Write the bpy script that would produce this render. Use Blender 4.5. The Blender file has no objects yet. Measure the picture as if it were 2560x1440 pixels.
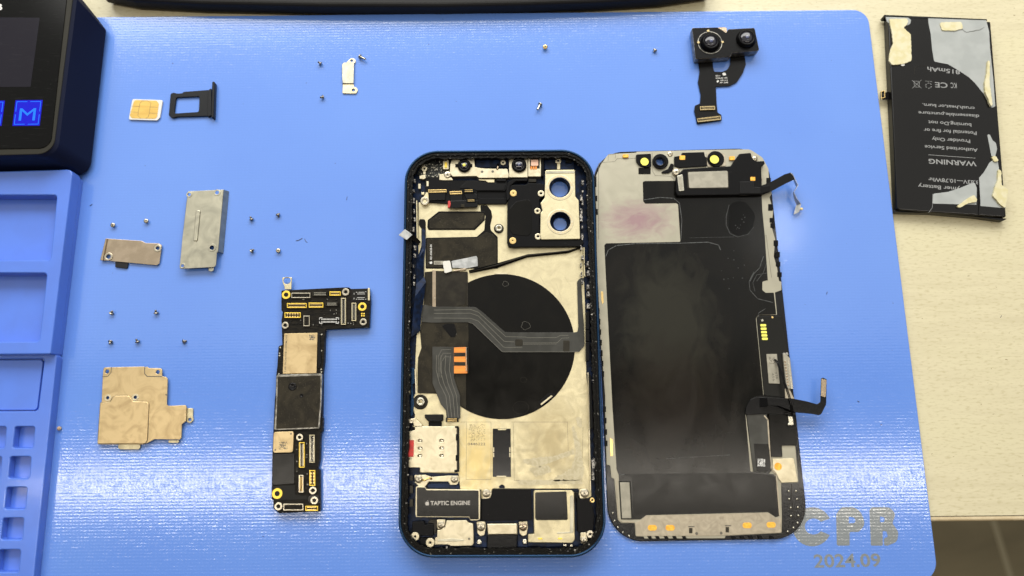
import bpy, bmesh, math, random
from mathutils import Vector, Matrix, Euler
random.seed(7)
scene = bpy.context.scene
COL = scene.collection
R = math.radians
# ------------------------------------------------------------------ camera (metres; lengths below are written in mm)
FPX = 1850.0; TILT = R(11.7); ROLL = R(0.58); DIST = 281.0
cam_d = bpy.data.cameras.new('camera'); cam = bpy.data.objects.new('camera', cam_d); COL.objects.link(cam)
cam_d.sensor_width = 36.0; cam_d.lens = 36.0 * FPX / 2560.0
cam_d.clip_start = 0.01; cam_d.clip_end = 50.0
CAM_ROT = Matrix.Rotation(TILT, 3, 'X') @ Matrix.Rotation(-ROLL, 3, 'Z')
CAM_POS = CAM_ROT @ Vector((0, 0, DIST))
cam.matrix_world = Matrix.Translation(CAM_POS * 0.001) @ CAM_ROT.to_4x4()
cam_d.dof.use_dof = True; cam_d.dof.focus_distance = 0.278; cam_d.dof.aperture_fstop = 8.0
scene.camera = cam
# ------------------------------------------------------------------ world, ceiling lamps, added fill light, exposure
world = bpy.data.worlds.new('World'); scene.world = world; world.use_nodes = True
wn = world.node_tree; bg = wn.nodes['Background']
tc = wn.nodes.new('ShaderNodeTexCoord'); sx = wn.nodes.new('ShaderNodeSeparateXYZ')
mr = wn.nodes.new('ShaderNodeMapRange'); mr.inputs[1].default_value = -0.8; mr.inputs[2].default_value = 0.8
mx = wn.nodes.new('ShaderNodeMix'); mx.data_type = 'RGBA'
mx.inputs[6].default_value = (0.62, 0.47, 0.30, 1); mx.inputs[7].default_value = (0.55, 0.56, 0.52, 1)
wn.links.new(tc.outputs['Generated'], sx.inputs[0]); wn.links.new(sx.outputs[1], mr.inputs[0])
wn.links.new(mr.outputs[0], mx.inputs[0]); wn.links.new(mx.outputs[2], bg.inputs[0])
bg.inputs[1].default_value = 0.28
def area(name, loc, sx_, sy_, power, color, target=None):
    l = bpy.data.lights.new(name, 'AREA'); l.shape = 'RECTANGLE'; l.size = sx_; l.size_y = sy_
    l.energy = power; l.color = color
    o = bpy.data.objects.new(name, l); COL.objects.link(o); o.location = loc
    if target: o.rotation_euler = (Vector(target) - Vector(loc)).to_track_quat('-Z', 'Y').to_euler()
    return o
area('ceiling_lamp', (0.1, 1.02, 1.5), 3.4, 1.76, 17.0, (1.0, 0.985, 0.93))
area('far_fill_light', (-0.05, 0.78, 0.60), 1.3, 0.5, 14.8, (1.0, 0.985, 0.94), (0.0, 0.0, 0.0))  # unseen light, added so brightness falls off from far to near side
area('tube_lamp', (0.0, -0.148, 1.5), 2.3, 0.04, 8.5, (1.0, 0.92, 0.80))
area('spot_lamp', (0.66, 0.44, 1.5), 0.022, 0.03, 0.16, (1.0, 0.98, 0.93), (0.1, 0, 0))
scene.view_settings.view_transform = 'Standard'; scene.view_settings.look = 'None'
scene.view_settings.exposure = 0.1; scene.view_settings.gamma = 1.0; scene.view_settings.use_curve_mapping = False
scene.render.engine = 'CYCLES'
scene.cycles.max_bounces = 6; scene.cycles.sample_clamp_indirect = 6.0
scene.cycles.use_denoising = True
# ------------------------------------------------------------------ measuring: where a sight line through a picture point meets height z (mm)
CRI = CAM_ROT
def P(px, py, z=0.0):
    d = CRI @ Vector(((px - 1280.0) / FPX, -(py - 720.0) / FPX, -1.0))
    t = (z - CAM_POS.z) / d.z
    return Vector((CAM_POS.x + d.x * t, CAM_POS.y + d.y * t, z))
FR = dict(I=(0, 0, 1.0), F1=(990, 360, 4.737), F2=(990, 640, 4.737), F3=(990, 920, 4.737), F4=(990, 1130, 4.737),
          D1=(1470, 360, 4.197), D2=(1470, 680, 4.197), D3=(1470, 1030, 4.197), B=(2160, 20, 2.667),
          L1=(670, 680, 4.5), L2=(670, 980, 4.5), K3=(230, 460, 5.224), K4=(230, 760, 3.789), V=(0, 0, 3.273),
          C=(1600, 50, 5.333), K7=(780, 60, 4.0), T3=(0, 420, 3.0), T4=(0, 880, 2.573), R1=(1900, 1130, 3.879))
def px_of(fr, X, Y):
    a, b, s = FR[fr]; return a + X / s, b + Y / s
def at(fr, X, Y, z=0.0):
    return P(*px_of(fr, X, Y), z)
def parse(s, z):
    """'F1 265,700 1310,700,30 F2 ...' -> [(Vector mm, corner radius in mm or None)]"""
    out = []; fr = 'I'
    for t in s.split():
        if t in FR: fr = t; continue
        n = [float(q) for q in t.split(',')]
        out.append((at(fr, n[0], n[1], z), n[2] / FR[fr][2] / 6.8 if len(n) > 2 else None))
    return out
def rounded(pts, r=0.2, seg=4):
    out = []; n = len(pts)
    for i in range(n):
        p, ri = pts[i]; ri = r if ri is None else ri
        a = pts[i - 1][0]; b = pts[(i + 1) % n][0]
        u = (a - p); v = (b - p); lu, lv = u.length, v.length
        if ri <= 0 or lu < 1e-6 or lv < 1e-6: out.append((p.x, p.y)); continue
        u /= lu; v /= lv
        ang = math.acos(max(-1, min(1, u.dot(v))))
        if ang > 3.05 or ang < 0.05: out.append((p.x, p.y)); continue
        t = min(ri / math.tan(ang / 2), lu * 0.48, lv * 0.48)
        rr = t * math.tan(ang / 2)
        c = p + (u + v).normalized() * (rr / math.sin(ang / 2))
        p0 = p + u * t; p1 = p + v * t
        a0 = math.atan2(p0.y - c.y, p0.x - c.x); a1 = math.atan2(p1.y - c.y, p1.x - c.x)
        d = (a1 - a0 + math.pi) % (2 * math.pi) - math.pi
        k = max(2, int(seg if rr < 3 else seg * 3))
        for j in range(k + 1):
            q = a0 + d * j / k; out.append((c.x + rr * math.cos(q), c.y + rr * math.sin(q)))
    return out
def jitter(pts, amp, step=0.5, seed=1):
    """break an outline into short uneven steps (torn adhesive, worn edges)"""
    rnd = random.Random(seed); out = []; n = len(pts)
    for i in range(n):
        a = Vector(pts[i]); b = Vector(pts[(i + 1) % n]); L = (b - a).length; k = max(1, int(L / step))
        for j in range(k):
            q = a + (b - a) * (j / k)
            out.append((q.x + rnd.uniform(-amp, amp), q.y + rnd.uniform(-amp, amp)))
    return out
def circ(c, r, n=28):
    return [(c[0] + r * math.cos(2 * math.pi * i / n), c[1] + r * math.sin(2 * math.pi * i / n)) for i in range(n)]
# ------------------------------------------------------------------ materials
MATS = {}
def nd(nt, kind, **kw):
    n = nt.nodes.new(kind)
    for k, v in kw.items(): setattr(n, k, v)
    return n
def material(name, c, rough=0.5, metal=0.0, c2=None, ns=1.0, nd_=3.0, lo=0.4, hi=0.6, dist=0.0, stretch=(1, 1, 1),
             bump=0.0, bs=3.0, bstretch=None, spec=0.5, coat=0.0, rv=0.0, speck=None, ss=4.0, sth=0.68, emit=None, es=0.0, sheen=0.0, scratch=0.0):
    m = bpy.data.materials.new(name); m.use_nodes = True; nt = m.node_tree; L = nt.links
    b = nt.nodes['Principled BSDF']
    tc = nd(nt, 'ShaderNodeTexCoord'); mp = nd(nt, 'ShaderNodeMapping'); mp.inputs['Scale'].default_value = [1000 * s for s in stretch]
    L.new(tc.outputs['Object'], mp.inputs[0])
    b.inputs['Base Color'].default_value = (*c, 1); b.inputs['Roughness'].default_value = rough
    b.inputs['Metallic'].default_value = metal; b.inputs['Specular IOR Level'].default_value = spec
    b.inputs['Coat Weight'].default_value = coat; b.inputs['Coat Roughness'].default_value = 0.08
    col = None
    if c2 or rv:
        n = nd(nt, 'ShaderNodeTexNoise'); n.inputs['Scale'].default_value = ns; n.inputs['Detail'].default_value = nd_
        n.inputs['Distortion'].default_value = dist; L.new(mp.outputs[0], n.inputs['Vector'])
        r = nd(nt, 'ShaderNodeMapRange'); r.inputs[1].default_value = lo; r.inputs[2].default_value = hi
        L.new(n.outputs[0], r.inputs[0])
        if c2:
            x = nd(nt, 'ShaderNodeMix', data_type='RGBA'); x.inputs[6].default_value = (*c, 1); x.inputs[7].default_value = (*c2, 1)
            L.new(r.outputs[0], x.inputs[0]); col = x.outputs[2]
        if rv:
            q = nd(nt, 'ShaderNodeMapRange'); q.inputs[3].default_value = rough; q.inputs[4].default_value = max(0.02, rough + rv)
            L.new(r.outputs[0], q.inputs[0]); L.new(q.outputs[0], b.inputs['Roughness'])
    if speck:
        n = nd(nt, 'ShaderNodeTexNoise'); n.inputs['Scale'].default_value = ss; n.inputs['Detail'].default_value = 4
        mp2 = nd(nt, 'ShaderNodeMapping'); mp2.inputs['Scale'].default_value = (1000, 1000, 1000); L.new(tc.outputs['Object'], mp2.inputs[0])
        L.new(mp2.outputs[0], n.inputs['Vector'])
        r = nd(nt, 'ShaderNodeMapRange'); r.inputs[1].default_value = sth; r.inputs[2].default_value = sth + 0.05
        L.new(n.outputs[0], r.inputs[0])
        x = nd(nt, 'ShaderNodeMix', data_type='RGBA'); x.inputs[6].default_value = (*c, 1); x.inputs[7].default_value = (*speck, 1)
        if col: L.new(col, x.inputs[6])
        L.new(r.outputs[0], x.inputs[0]); col = x.outputs[2]
    if scratch:
        n = nd(nt, 'ShaderNodeTexNoise'); n.inputs['Scale'].default_value = 1.0; n.inputs['Detail'].default_value = 2
        mp3 = nd(nt, 'ShaderNodeMapping'); mp3.inputs['Scale'].default_value = (150, 6000, 1000); mp3.inputs['Rotation'].default_value = (0, 0, 0.5)
        L.new(tc.outputs['Object'], mp3.inputs[0]); L.new(mp3.outputs[0], n.inputs['Vector'])
        r = nd(nt, 'ShaderNodeMapRange'); r.inputs[1].default_value = 0.66; r.inputs[2].default_value = 0.75; r.inputs[4].default_value = scratch
        L.new(n.outputs[0], r.inputs[0])
        x = nd(nt, 'ShaderNodeMix', data_type='RGBA'); x.inputs[6].default_value = (*c, 1); x.inputs[7].default_value = (0.5, 0.5, 0.48, 1)
        if col: L.new(col, x.inputs[6])
        L.new(r.outputs[0], x.inputs[0]); col = x.outputs[2]
    if col: L.new(col, b.inputs['Base Color'])
    if bump:
        n = nd(nt, 'ShaderNodeTexNoise'); n.inputs['Scale'].default_value = bs; n.inputs['Detail'].default_value = 3
        mb = nd(nt, 'ShaderNodeMapping'); mb.inputs['Scale'].default_value = [1000 * s for s in (bstretch or (1, 1, 1))]
        L.new(tc.outputs['Object'], mb.inputs[0]); L.new(mb.outputs[0], n.inputs['Vector'])
        u = nd(nt, 'ShaderNodeBump'); u.inputs['Strength'].default_value = 1.0; u.inputs['Distance'].default_value = bump * 0.001
        L.new(n.outputs[0], u.inputs['Height']); L.new(u.outputs[0], b.inputs['Normal'])
    if emit:
        b.inputs['Emission Color'].default_value = (*emit, 1); b.inputs['Emission Strength'].default_value = es
    MATS[name] = m
    return m
M_ = material
M_('steel', (0.6, 0.54, 0.355), 0.38, 0.88, c2=(0.45, 0.4, 0.265), ns=0.16, dist=1.6, lo=0.35, hi=0.7, bump=0.009, bs=3.0, rv=0.1, speck=(0.44, 0.39, 0.23), ss=3.2, sth=0.60, nd_=6)
M_('bright_steel', (0.6, 0.545, 0.4), 0.38, 0.88, c2=(0.45, 0.4, 0.275), ns=0.25, dist=1.5, lo=0.35, hi=0.75, bump=0.008, bs=2.5)
M_('shield_steel', (0.44, 0.42, 0.33), 0.33, 0.88, c2=(0.31, 0.3, 0.24), ns=0.12, dist=1.6, lo=0.35, hi=0.65, bump=0.012, bs=2.0)
M_('bronze_steel', (0.42, 0.34, 0.25), 0.22, 1.0, c2=(0.36, 0.29, 0.21), ns=0.3, bump=0.003, bs=1.2, speck=(0.85, 0.8, 0.7), ss=1.3, sth=0.72)
M_('golden_steel', (0.54, 0.42, 0.235), 0.38, 0.88, c2=(0.35, 0.255, 0.13), ns=0.14, nd_=7, dist=2.0, lo=0.42, hi=0.78, bump=0.01, bs=2.0)
M_('chrome', (0.46, 0.44, 0.37), 0.25, 1.0, bump=0.01, bs=3)
M_('screw_steel', (0.42, 0.39, 0.33), 0.32, 1.0, c2=(0.2, 0.18, 0.15), ns=2.0, bump=0.02, bs=5)
M_('pale_screw', (0.46, 0.42, 0.33), 0.28, 1.0)
M_('brass', (0.72, 0.52, 0.22), 0.3, 1.0)
M_('gold_pad', (0.85, 0.60, 0.08), 0.35, 0.5)
M_('yellow_pad', (0.80, 0.76, 0.12), 0.4, 0.0)
M_('orange_pad', (0.90, 0.50, 0.06), 0.5, 0.1, c2=(0.75, 0.35, 0.03), ns=1.2)
M_('copper_flex', (0.80, 0.28, 0.03), 0.35, 0.15, c2=(0.62, 0.20, 0.03), ns=0.6, stretch=(0.2, 3, 1))
M_('black_plastic', (0.0045, 0.0045, 0.005), 0.38, 0.0, bump=0.01, bs=2, speck=(0.06, 0.06, 0.06), ss=2.6, sth=0.70, spec=0.09)
M_('black_film', (0.0028, 0.0026, 0.0022), 0.15, 0.0, c2=(0.0045, 0.004, 0.003), ns=0.12, dist=0.8, rv=0.06, lo=0.3, hi=0.7, bump=0.003, bs=0.6, spec=0.15, speck=(0.10, 0.10, 0.095), ss=2.4, sth=0.735)
M_('graphite_film', (0.014, 0.012, 0.008), 0.36, 0.2, c2=(0.026, 0.022, 0.014), ns=0.12, dist=1.5, bump=0.02, bs=4, speck=(0.15, 0.13, 0.09), ss=4, sth=0.66, spec=0.15)
M_('smoked_film', (0.028, 0.025, 0.018), 0.33, 0.3, c2=(0.016, 0.014, 0.011), ns=0.2, bump=0.01, bs=2, spec=0.2)
M_('grey_flex', (0.05, 0.05, 0.045), 0.30, 0.1, c2=(0.036, 0.036, 0.032), ns=0.2, spec=0.2)
M_('flex_line', (0.16, 0.155, 0.13), 0.3, 0.3)
M_('black_flex', (0.006, 0.006, 0.0065), 0.20, 0.0, bump=0.02, bs=0.7, coat=0.05, spec=0.15)
M_('adhesive', (0.0045, 0.0042, 0.0036), 0.42, 0.0, bump=0.2, bs=2.2, speck=(0.26, 0.25, 0.22), ss=1.7, sth=0.665, spec=0.09)
M_('torn_foam', (0.40, 0.38, 0.34), 0.6, 0.2, c2=(0.02, 0.02, 0.025), ns=1.6, lo=0.45, hi=0.55, bump=0.1, bs=2)
M_('blue_metal', (0.007, 0.03, 0.075), 0.30, 0.75, bump=0.004, bs=2)
M_('navy_inside', (0.004, 0.008, 0.02), 0.35, 0.2, c2=(0.006, 0.016, 0.05), ns=0.6, spec=0.2)
M_('circuit_black', (0.005, 0.0045, 0.0038), 0.38, 0.0, c2=(0.014, 0.012, 0.0085), ns=0.7, stretch=(0.5, 2.5, 1), bump=0.05, bs=2.4, bstretch=(0.5, 1.6, 1), spec=0.1)
M_('pcb_flat', (0.009, 0.009, 0.008), 0.35, 0.0, bump=0.01, bs=3, spec=0.15)
M_('parts_speckle', (0.012, 0.014, 0.013), 0.35, 0.0, speck=(0.62, 0.60, 0.50), ss=1.7, sth=0.60, bump=0.1, bs=2, spec=0.2)
M_('white_print', (0.62, 0.62, 0.60), 0.6)
M_('grey_print', (0.24, 0.245, 0.245), 0.55)
M_('dark_print', (0.10, 0.09, 0.07), 0.6)
M_('taptic_print', (0.42, 0.40, 0.37), 0.45, 0.4)
M_('white_plastic', (0.62, 0.61, 0.56), 0.4)
M_('red_mark', (0.62, 0.035, 0.03), 0.5, c2=(0.45, 0.03, 0.025), ns=0.8)
M_('silver_tape', (0.45, 0.46, 0.46), 0.35, 0.5, c2=(0.32, 0.33, 0.33), ns=0.5, bump=0.02, bs=2)
M_('sticker', (0.33, 0.31, 0.25), 0.45, 0.3, c2=(0.27, 0.255, 0.205), ns=0.4)
M_('lens_glass', (0.004, 0.004, 0.010), 0.05, 0.0, spec=0.5, coat=0.15)
M_('lens_blue', (0.02, 0.03, 0.10), 0.08, 0.0, spec=1.0)
M_('lens_ring', (0.004, 0.004, 0.0045), 0.25, 0.0, spec=0.08)
M_('pink_chip', (0.72, 0.45, 0.33), 0.45)
M_('crumb', (0.55, 0.42, 0.28), 0.7, c2=(0.35, 0.22, 0.12), ns=2)
M_('dust_dark', (0.06, 0.06, 0.08), 0.8)
M_('panel_plate', (0.37, 0.35, 0.275), 0.46, 0.45, c2=(0.31, 0.295, 0.23), ns=0.12, dist=1.0, bump=0.006, bs=2, lo=0.3, hi=0.7)
M_('warm_plate', (0.42, 0.37, 0.28), 0.42, 0.45, c2=(0.28, 0.245, 0.185), ns=0.3, dist=1.8, lo=0.3, hi=0.75, bump=0.006, bs=2)
M_('panel_glass', (0.006, 0.006, 0.007), 0.22, 0.0, bump=0.02, bs=1.5, coat=0.08, spec=0.2)
M_('battery_black', (0.004, 0.0037, 0.0037), 0.2, 0.0, bump=0.006, bs=0.8, spec=0.25)
M_('grey_liner', (0.34, 0.36, 0.355), 0.5, 0.0, c2=(0.3, 0.32, 0.315), ns=0.15, bump=0.02, bs=0.6)
M_('yellow_adhesive', (0.55, 0.5, 0.28), 0.45, 0.0, c2=(0.6, 0.56, 0.38), ns=0.4, bump=0.06, bs=0.7)
M_('tray_blue', (0.08, 0.185, 0.66), 0.28, 0.0, c2=(0.078, 0.175, 0.62), ns=0.1, bump=0.010, bs=0.5, coat=0.15, speck=(0.05, 0.1, 0.4), ss=0.9, sth=0.76)
M_('device_navy', (0.005, 0.008, 0.027), 0.42, 0.0, bump=0.004, bs=1, spec=0.15)
M_('device_bezel', (0.028, 0.027, 0.022), 0.42, spec=0.1)
M_('device_glass', (0.002, 0.002, 0.002), 0.15, 0.0, spec=0.1, speck=(0.10, 0.10, 0.10), ss=0.9, sth=0.76, scratch=0.035)
M_('device_screen', (0.012, 0.011, 0.017), 0.15, 0.0, scratch=0.05, spec=0.12)
M_('key_blue', (0.005, 0.005, 0.3), 0.3, emit=(0.01, 0.012, 0.62), es=0.42, spec=0.1)
M_('key_light', (0.01, 0.1, 0.5), 0.3, emit=(0.01, 0.16, 0.95), es=0.6, spec=0.1)
M_('dark_equipment', (0.012, 0.012, 0.012), 0.55, spec=0.2)
M_('rubber_black', (0.012, 0.012, 0.014), 0.5, spec=0.2)
M_('sim_white', (0.6, 0.6, 0.58), 0.4)
M_('sim_gold', (0.56, 0.38, 0.1), 0.33, 0.6, c2=(0.5, 0.32, 0.08), ns=0.5, stretch=(0.3, 3, 1))
M_('sim_line', (0.25, 0.16, 0.05), 0.5)
M_('tray_metal', (0.003, 0.004, 0.006), 0.35, 0.0, speck=(0.4, 0.4, 0.35), ss=0.9, sth=0.72, spec=0.2)
M_('edge_band', (0.62, 0.52, 0.34), 0.5, c2=(0.55, 0.45, 0.28), ns=0.3)
M_('dark_seam', (0.05, 0.04, 0.03), 0.7)
M_('shell_silver', (0.28, 0.27, 0.24), 0.35, 0.8, c2=(0.12, 0.115, 0.10), ns=0.5, bump=0.02, bs=2)
M_('dull_gold', (0.40, 0.31, 0.16), 0.35, 0.8)
M_('film_haze', (0.0105, 0.01, 0.007), 0.34, 0.0, c2=(0.0055, 0.005, 0.004), ns=0.06, dist=1.0, lo=0.35, hi=0.65, rv=0.1, spec=0.22, speck=(0.08, 0.08, 0.07), ss=1.6, sth=0.74)
M_('film_wet', (0.004, 0.004, 0.004), 0.16, 0.0, spec=0.1, bump=0.008, bs=0.4)
M_('smear', (0.07, 0.076, 0.076), 0.45, 0.0, c2=(0.02, 0.021, 0.021), ns=1.2, stretch=(1, 1, 1), lo=0.4, hi=0.6)
M_('scuff', (0.5, 0.45, 0.31), 0.5, 0.5, c2=(0.42, 0.37, 0.24), ns=0.5, dist=1.5, lo=0.4, hi=0.62, bump=0.01, bs=2)
M_('crease_line', (0.20, 0.17, 0.11), 0.5, 0.3)
M_('panel_film', (0.0028, 0.0027, 0.0023), 0.15, 0.0, c2=(0.007, 0.006, 0.0045), ns=0.05, dist=1.6, lo=0.4, hi=0.7, stretch=(1.2, 0.5, 1), rv=0.05, bump=0.003, bs=0.5, spec=0.2, speck=(0.10, 0.10, 0.095), ss=2.4, sth=0.73)
# special materials -------------------------------------------------
def mat_weave(name, color, amp=0.042):
    """glossy blue silicone embossed with fine rows: the slope of the rows is written into the surface normal"""
    m = bpy.data.materials.new(name); m.use_nodes = True; nt = m.node_tree; L = nt.links; b = nt.nodes['Principled BSDF']
    tc = nd(nt, 'ShaderNodeTexCoord'); mp = nd(nt, 'ShaderNodeMapping'); mp.inputs['Scale'].default_value = (1000, 1000, 1000)
    L.new(tc.outputs['Object'], mp.inputs[0])
    sp = nd(nt, 'ShaderNodeSeparateXYZ'); L.new(mp.outputs[0], sp.inputs[0])
    def mth(op, a, b_=None, c_=None):
        n = nd(nt, 'ShaderNodeMath', operation=op)
        for i, q in enumerate((a, b_, c_)):
            if q is None: continue
            if isinstance(q, (int, float)): n.inputs[i].default_value = q
            else: L.new(q, n.inputs[i])
        return n.outputs[0]
    def noise(scale, det=2, st=(1, 1, 1)):
        a = nd(nt, 'ShaderNodeMapping'); a.inputs['Scale'].default_value = st; L.new(mp.outputs[0], a.inputs[0])
        n = nd(nt, 'ShaderNodeTexNoise'); n.inputs['Scale'].default_value = scale; n.inputs['Detail'].default_value = det
        L.new(a.outputs[0], n.inputs['Vector']); return n
    X, Y = sp.outputs[0], sp.outputs[1]
    w1 = noise(0.9, 2, (1, 0.7, 1)); w2 = noise(0.12, 2); w3 = noise(0.62, 2, (0.7, 1, 1))
    yy = mth('ADD', Y, mth('MULTIPLY', mth('SUBTRACT', w1.outputs[0], 0.5), 0.55))
    ph = mth('MULTIPLY', yy, 2 * math.pi / 1.12)
    rows = mth('COSINE', ph)
    stg = mth('MULTIPLY', mth('SINE', mth('MULTIPLY', Y, math.pi / 1.12)), 1.2)
    beads = mth('COSINE', mth('ADD', mth('MULTIPLY', mth('ADD', X, mth('MULTIPLY', w2.outputs[0], 3.0)), 2 * math.pi / 1.3), stg))
    ampv = mth('MULTIPLY', mth('POWER', mth('MAXIMUM', mth('MULTIPLY', mth('SUBTRACT', w3.outputs[0], 0.22), 1.7), 0.05), 1.5), amp)
    sy = mth('MULTIPLY', mth('ADD', rows, mth('MULTIPLY', mth('SUBTRACT', w1.outputs[0], 0.5), 0.9)), ampv)
    sx_ = mth('MULTIPLY', beads, amp * 0.19)
    sy = mth('ADD', sy, mth('MULTIPLY', mth('MULTIPLY', beads, rows), amp * 0.22))
    cb = nd(nt, 'ShaderNodeCombineXYZ'); L.new(sx_, cb.inputs[0]); L.new(sy, cb.inputs[1]); cb.inputs[2].default_value = 0.0
    ge = nd(nt, 'ShaderNodeNewGeometry')
    ad = nd(nt, 'ShaderNodeVectorMath', operation='ADD'); L.new(ge.outputs['Normal'], ad.inputs[0]); L.new(cb.outputs[0], ad.inputs[1])
    no = nd(nt, 'ShaderNodeVectorMath', operation='NORMALIZE'); L.new(ad.outputs[0], no.inputs[0]); L.new(no.outputs[0], b.inputs['Normal'])
    n = noise(0.02, 3); r = nd(nt, 'ShaderNodeMapRange'); r.inputs[1].default_value = 0.35; r.inputs[2].default_value = 0.65; L.new(n.outputs[0], r.inputs[0])
    x = nd(nt, 'ShaderNodeMix', data_type='RGBA'); x.inputs[6].default_value = (*color, 1); x.inputs[7].default_value = (color[0] * .93, color[1] * .95, color[2] * .98, 1)
    L.new(r.outputs[0], x.inputs[0])
    # small dark specks of dirt
    dn = noise(0.55, 3); dr = nd(nt, 'ShaderNodeMapRange'); dr.inputs[1].default_value = 0.755; dr.inputs[2].default_value = 0.79; L.new(dn.outputs[0], dr.inputs[0])
    x2 = nd(nt, 'ShaderNodeMix', data_type='RGBA'); L.new(x.outputs[2], x2.inputs[6]); x2.inputs[7].default_value = (0.06, 0.08, 0.2, 1); L.new(dr.outputs[0], x2.inputs[0])
    L.new(x2.outputs[2], b.inputs['Base Color'])
    b.inputs['Roughness'].default_value = 0.125; b.inputs['Specular IOR Level'].default_value = 0.68
    MATS[name] = m
mat_weave('mat_blue', (0.116, 0.245, 0.67)); mat_weave('mat_print', (0.205, 0.225, 0.235))
def mat_wood():
    m = bpy.data.materials.new('laminate'); m.use_nodes = True; nt = m.node_tree; L = nt.links; b = nt.nodes['Principled BSDF']
    tc = nd(nt, 'ShaderNodeTexCoord')
    def noise(st, det):
        a = nd(nt, 'ShaderNodeMapping'); a.inputs['Scale'].default_value = st; L.new(tc.outputs['Object'], a.inputs[0])
        n = nd(nt, 'ShaderNodeTexNoise'); n.inputs['Scale'].default_value = 1; n.inputs['Detail'].default_value = det; L.new(a.outputs[0], n.inputs['Vector']); return n.outputs[0]
    g1 = noise((35, 420, 1), 4); g2 = noise((420, 1500, 1), 3); g3 = noise((10, 45, 1), 2); g4 = noise((500, 900, 1), 2)
    def mp(s, a, b_): 
        r = nd(nt, 'ShaderNodeMapRange'); r.inputs[1].default_value = a; r.inputs[2].default_value = b_; L.new(s, r.inputs[0]); return r.outputs[0]
    def mix(f, A, B):
        x = nd(nt, 'ShaderNodeMix', data_type='RGBA')
        for i, q in ((6, A), (7, B)):
            if isinstance(q, tuple): x.inputs[i].default_value = (*q, 1)
            else: L.new(q, x.inputs[i])
        L.new(f, x.inputs[0]); return x.outputs[2]
    c = mix(mp(g1, 0.35, 0.65), (0.585, 0.535, 0.365), (0.53, 0.48, 0.32))
    c = mix(mp(g3, 0.4, 0.7), c, (0.575, 0.53, 0.35))
    c = mix(mp(g2, 0.52, 0.72), c, (0.46, 0.41, 0.25))
    c = mix(mp(g4, 0.73, 0.76), c, (0.26, 0.21, 0.12))
    L.new(c, b.inputs['Base Color']); b.inputs['Roughness'].default_value = 0.42
    u = nd(nt, 'ShaderNodeBump'); u.inputs['Distance'].default_value = 0.00002; u.inputs['Strength'].default_value = 1; L.new(g2, u.inputs['Height']); L.new(u.outputs[0], b.inputs['Normal'])
    MATS['laminate'] = m
mat_wood()
M_('floor_tile', (0.30, 0.265, 0.17), 0.5, 0.0, c2=(0.19, 0.17, 0.11), ns=0.006, nd_=4, dist=1.0, stretch=(0.6, 2.0, 1), lo=0.35, hi=0.65)
M_('grout', (0.42, 0.39, 0.28), 0.7)
def add_soft_patch(mat, center, radius, color, edge=1.72, core=0.75, amt=0.8):
    nt = MATS[mat].node_tree; L = nt.links; b = nt.nodes['Principled BSDF']
    src = b.inputs['Base Color'].links[0].from_socket
    tc = nd(nt, 'ShaderNodeTexCoord'); mp = nd(nt, 'ShaderNodeMapping')
    mp.inputs['Scale'].default_value = (1 / radius[0], 1 / radius[1], 0); mp.inputs['Location'].default_value = (-center[0] / radius[0], -center[1] / radius[1], 0)
    L.new(tc.outputs['Object'], mp.inputs[0])
    ln = nd(nt, 'ShaderNodeVectorMath', operation='LENGTH'); L.new(mp.outputs[0], ln.inputs[0])
    n = nd(nt, 'ShaderNodeTexNoise'); n.inputs['Scale'].default_value = 1.6; n.inputs['Detail'].default_value = 7; n.inputs['Distortion'].default_value = 2.5; L.new(mp.outputs[0], n.inputs['Vector'])
    a = nd(nt, 'ShaderNodeMath', operation='MULTIPLY_ADD'); L.new(n.outputs[0], a.inputs[0]); a.inputs[1].default_value = 1.3; L.new(ln.outputs['Value'], a.inputs[2])
    r = nd(nt, 'ShaderNodeMapRange'); r.inputs[1].default_value = edge; r.inputs[2].default_value = core; r.inputs[4].default_value = amt; L.new(a.outputs[0], r.inputs[0])
    x = nd(nt, 'ShaderNodeMix', data_type='RGBA'); L.new(src, x.inputs[6]); x.inputs[7].default_value = (*color, 1); L.new(r.outputs[0], x.inputs[0])
    L.new(x.outputs[2], b.inputs['Base Color'])
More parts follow.
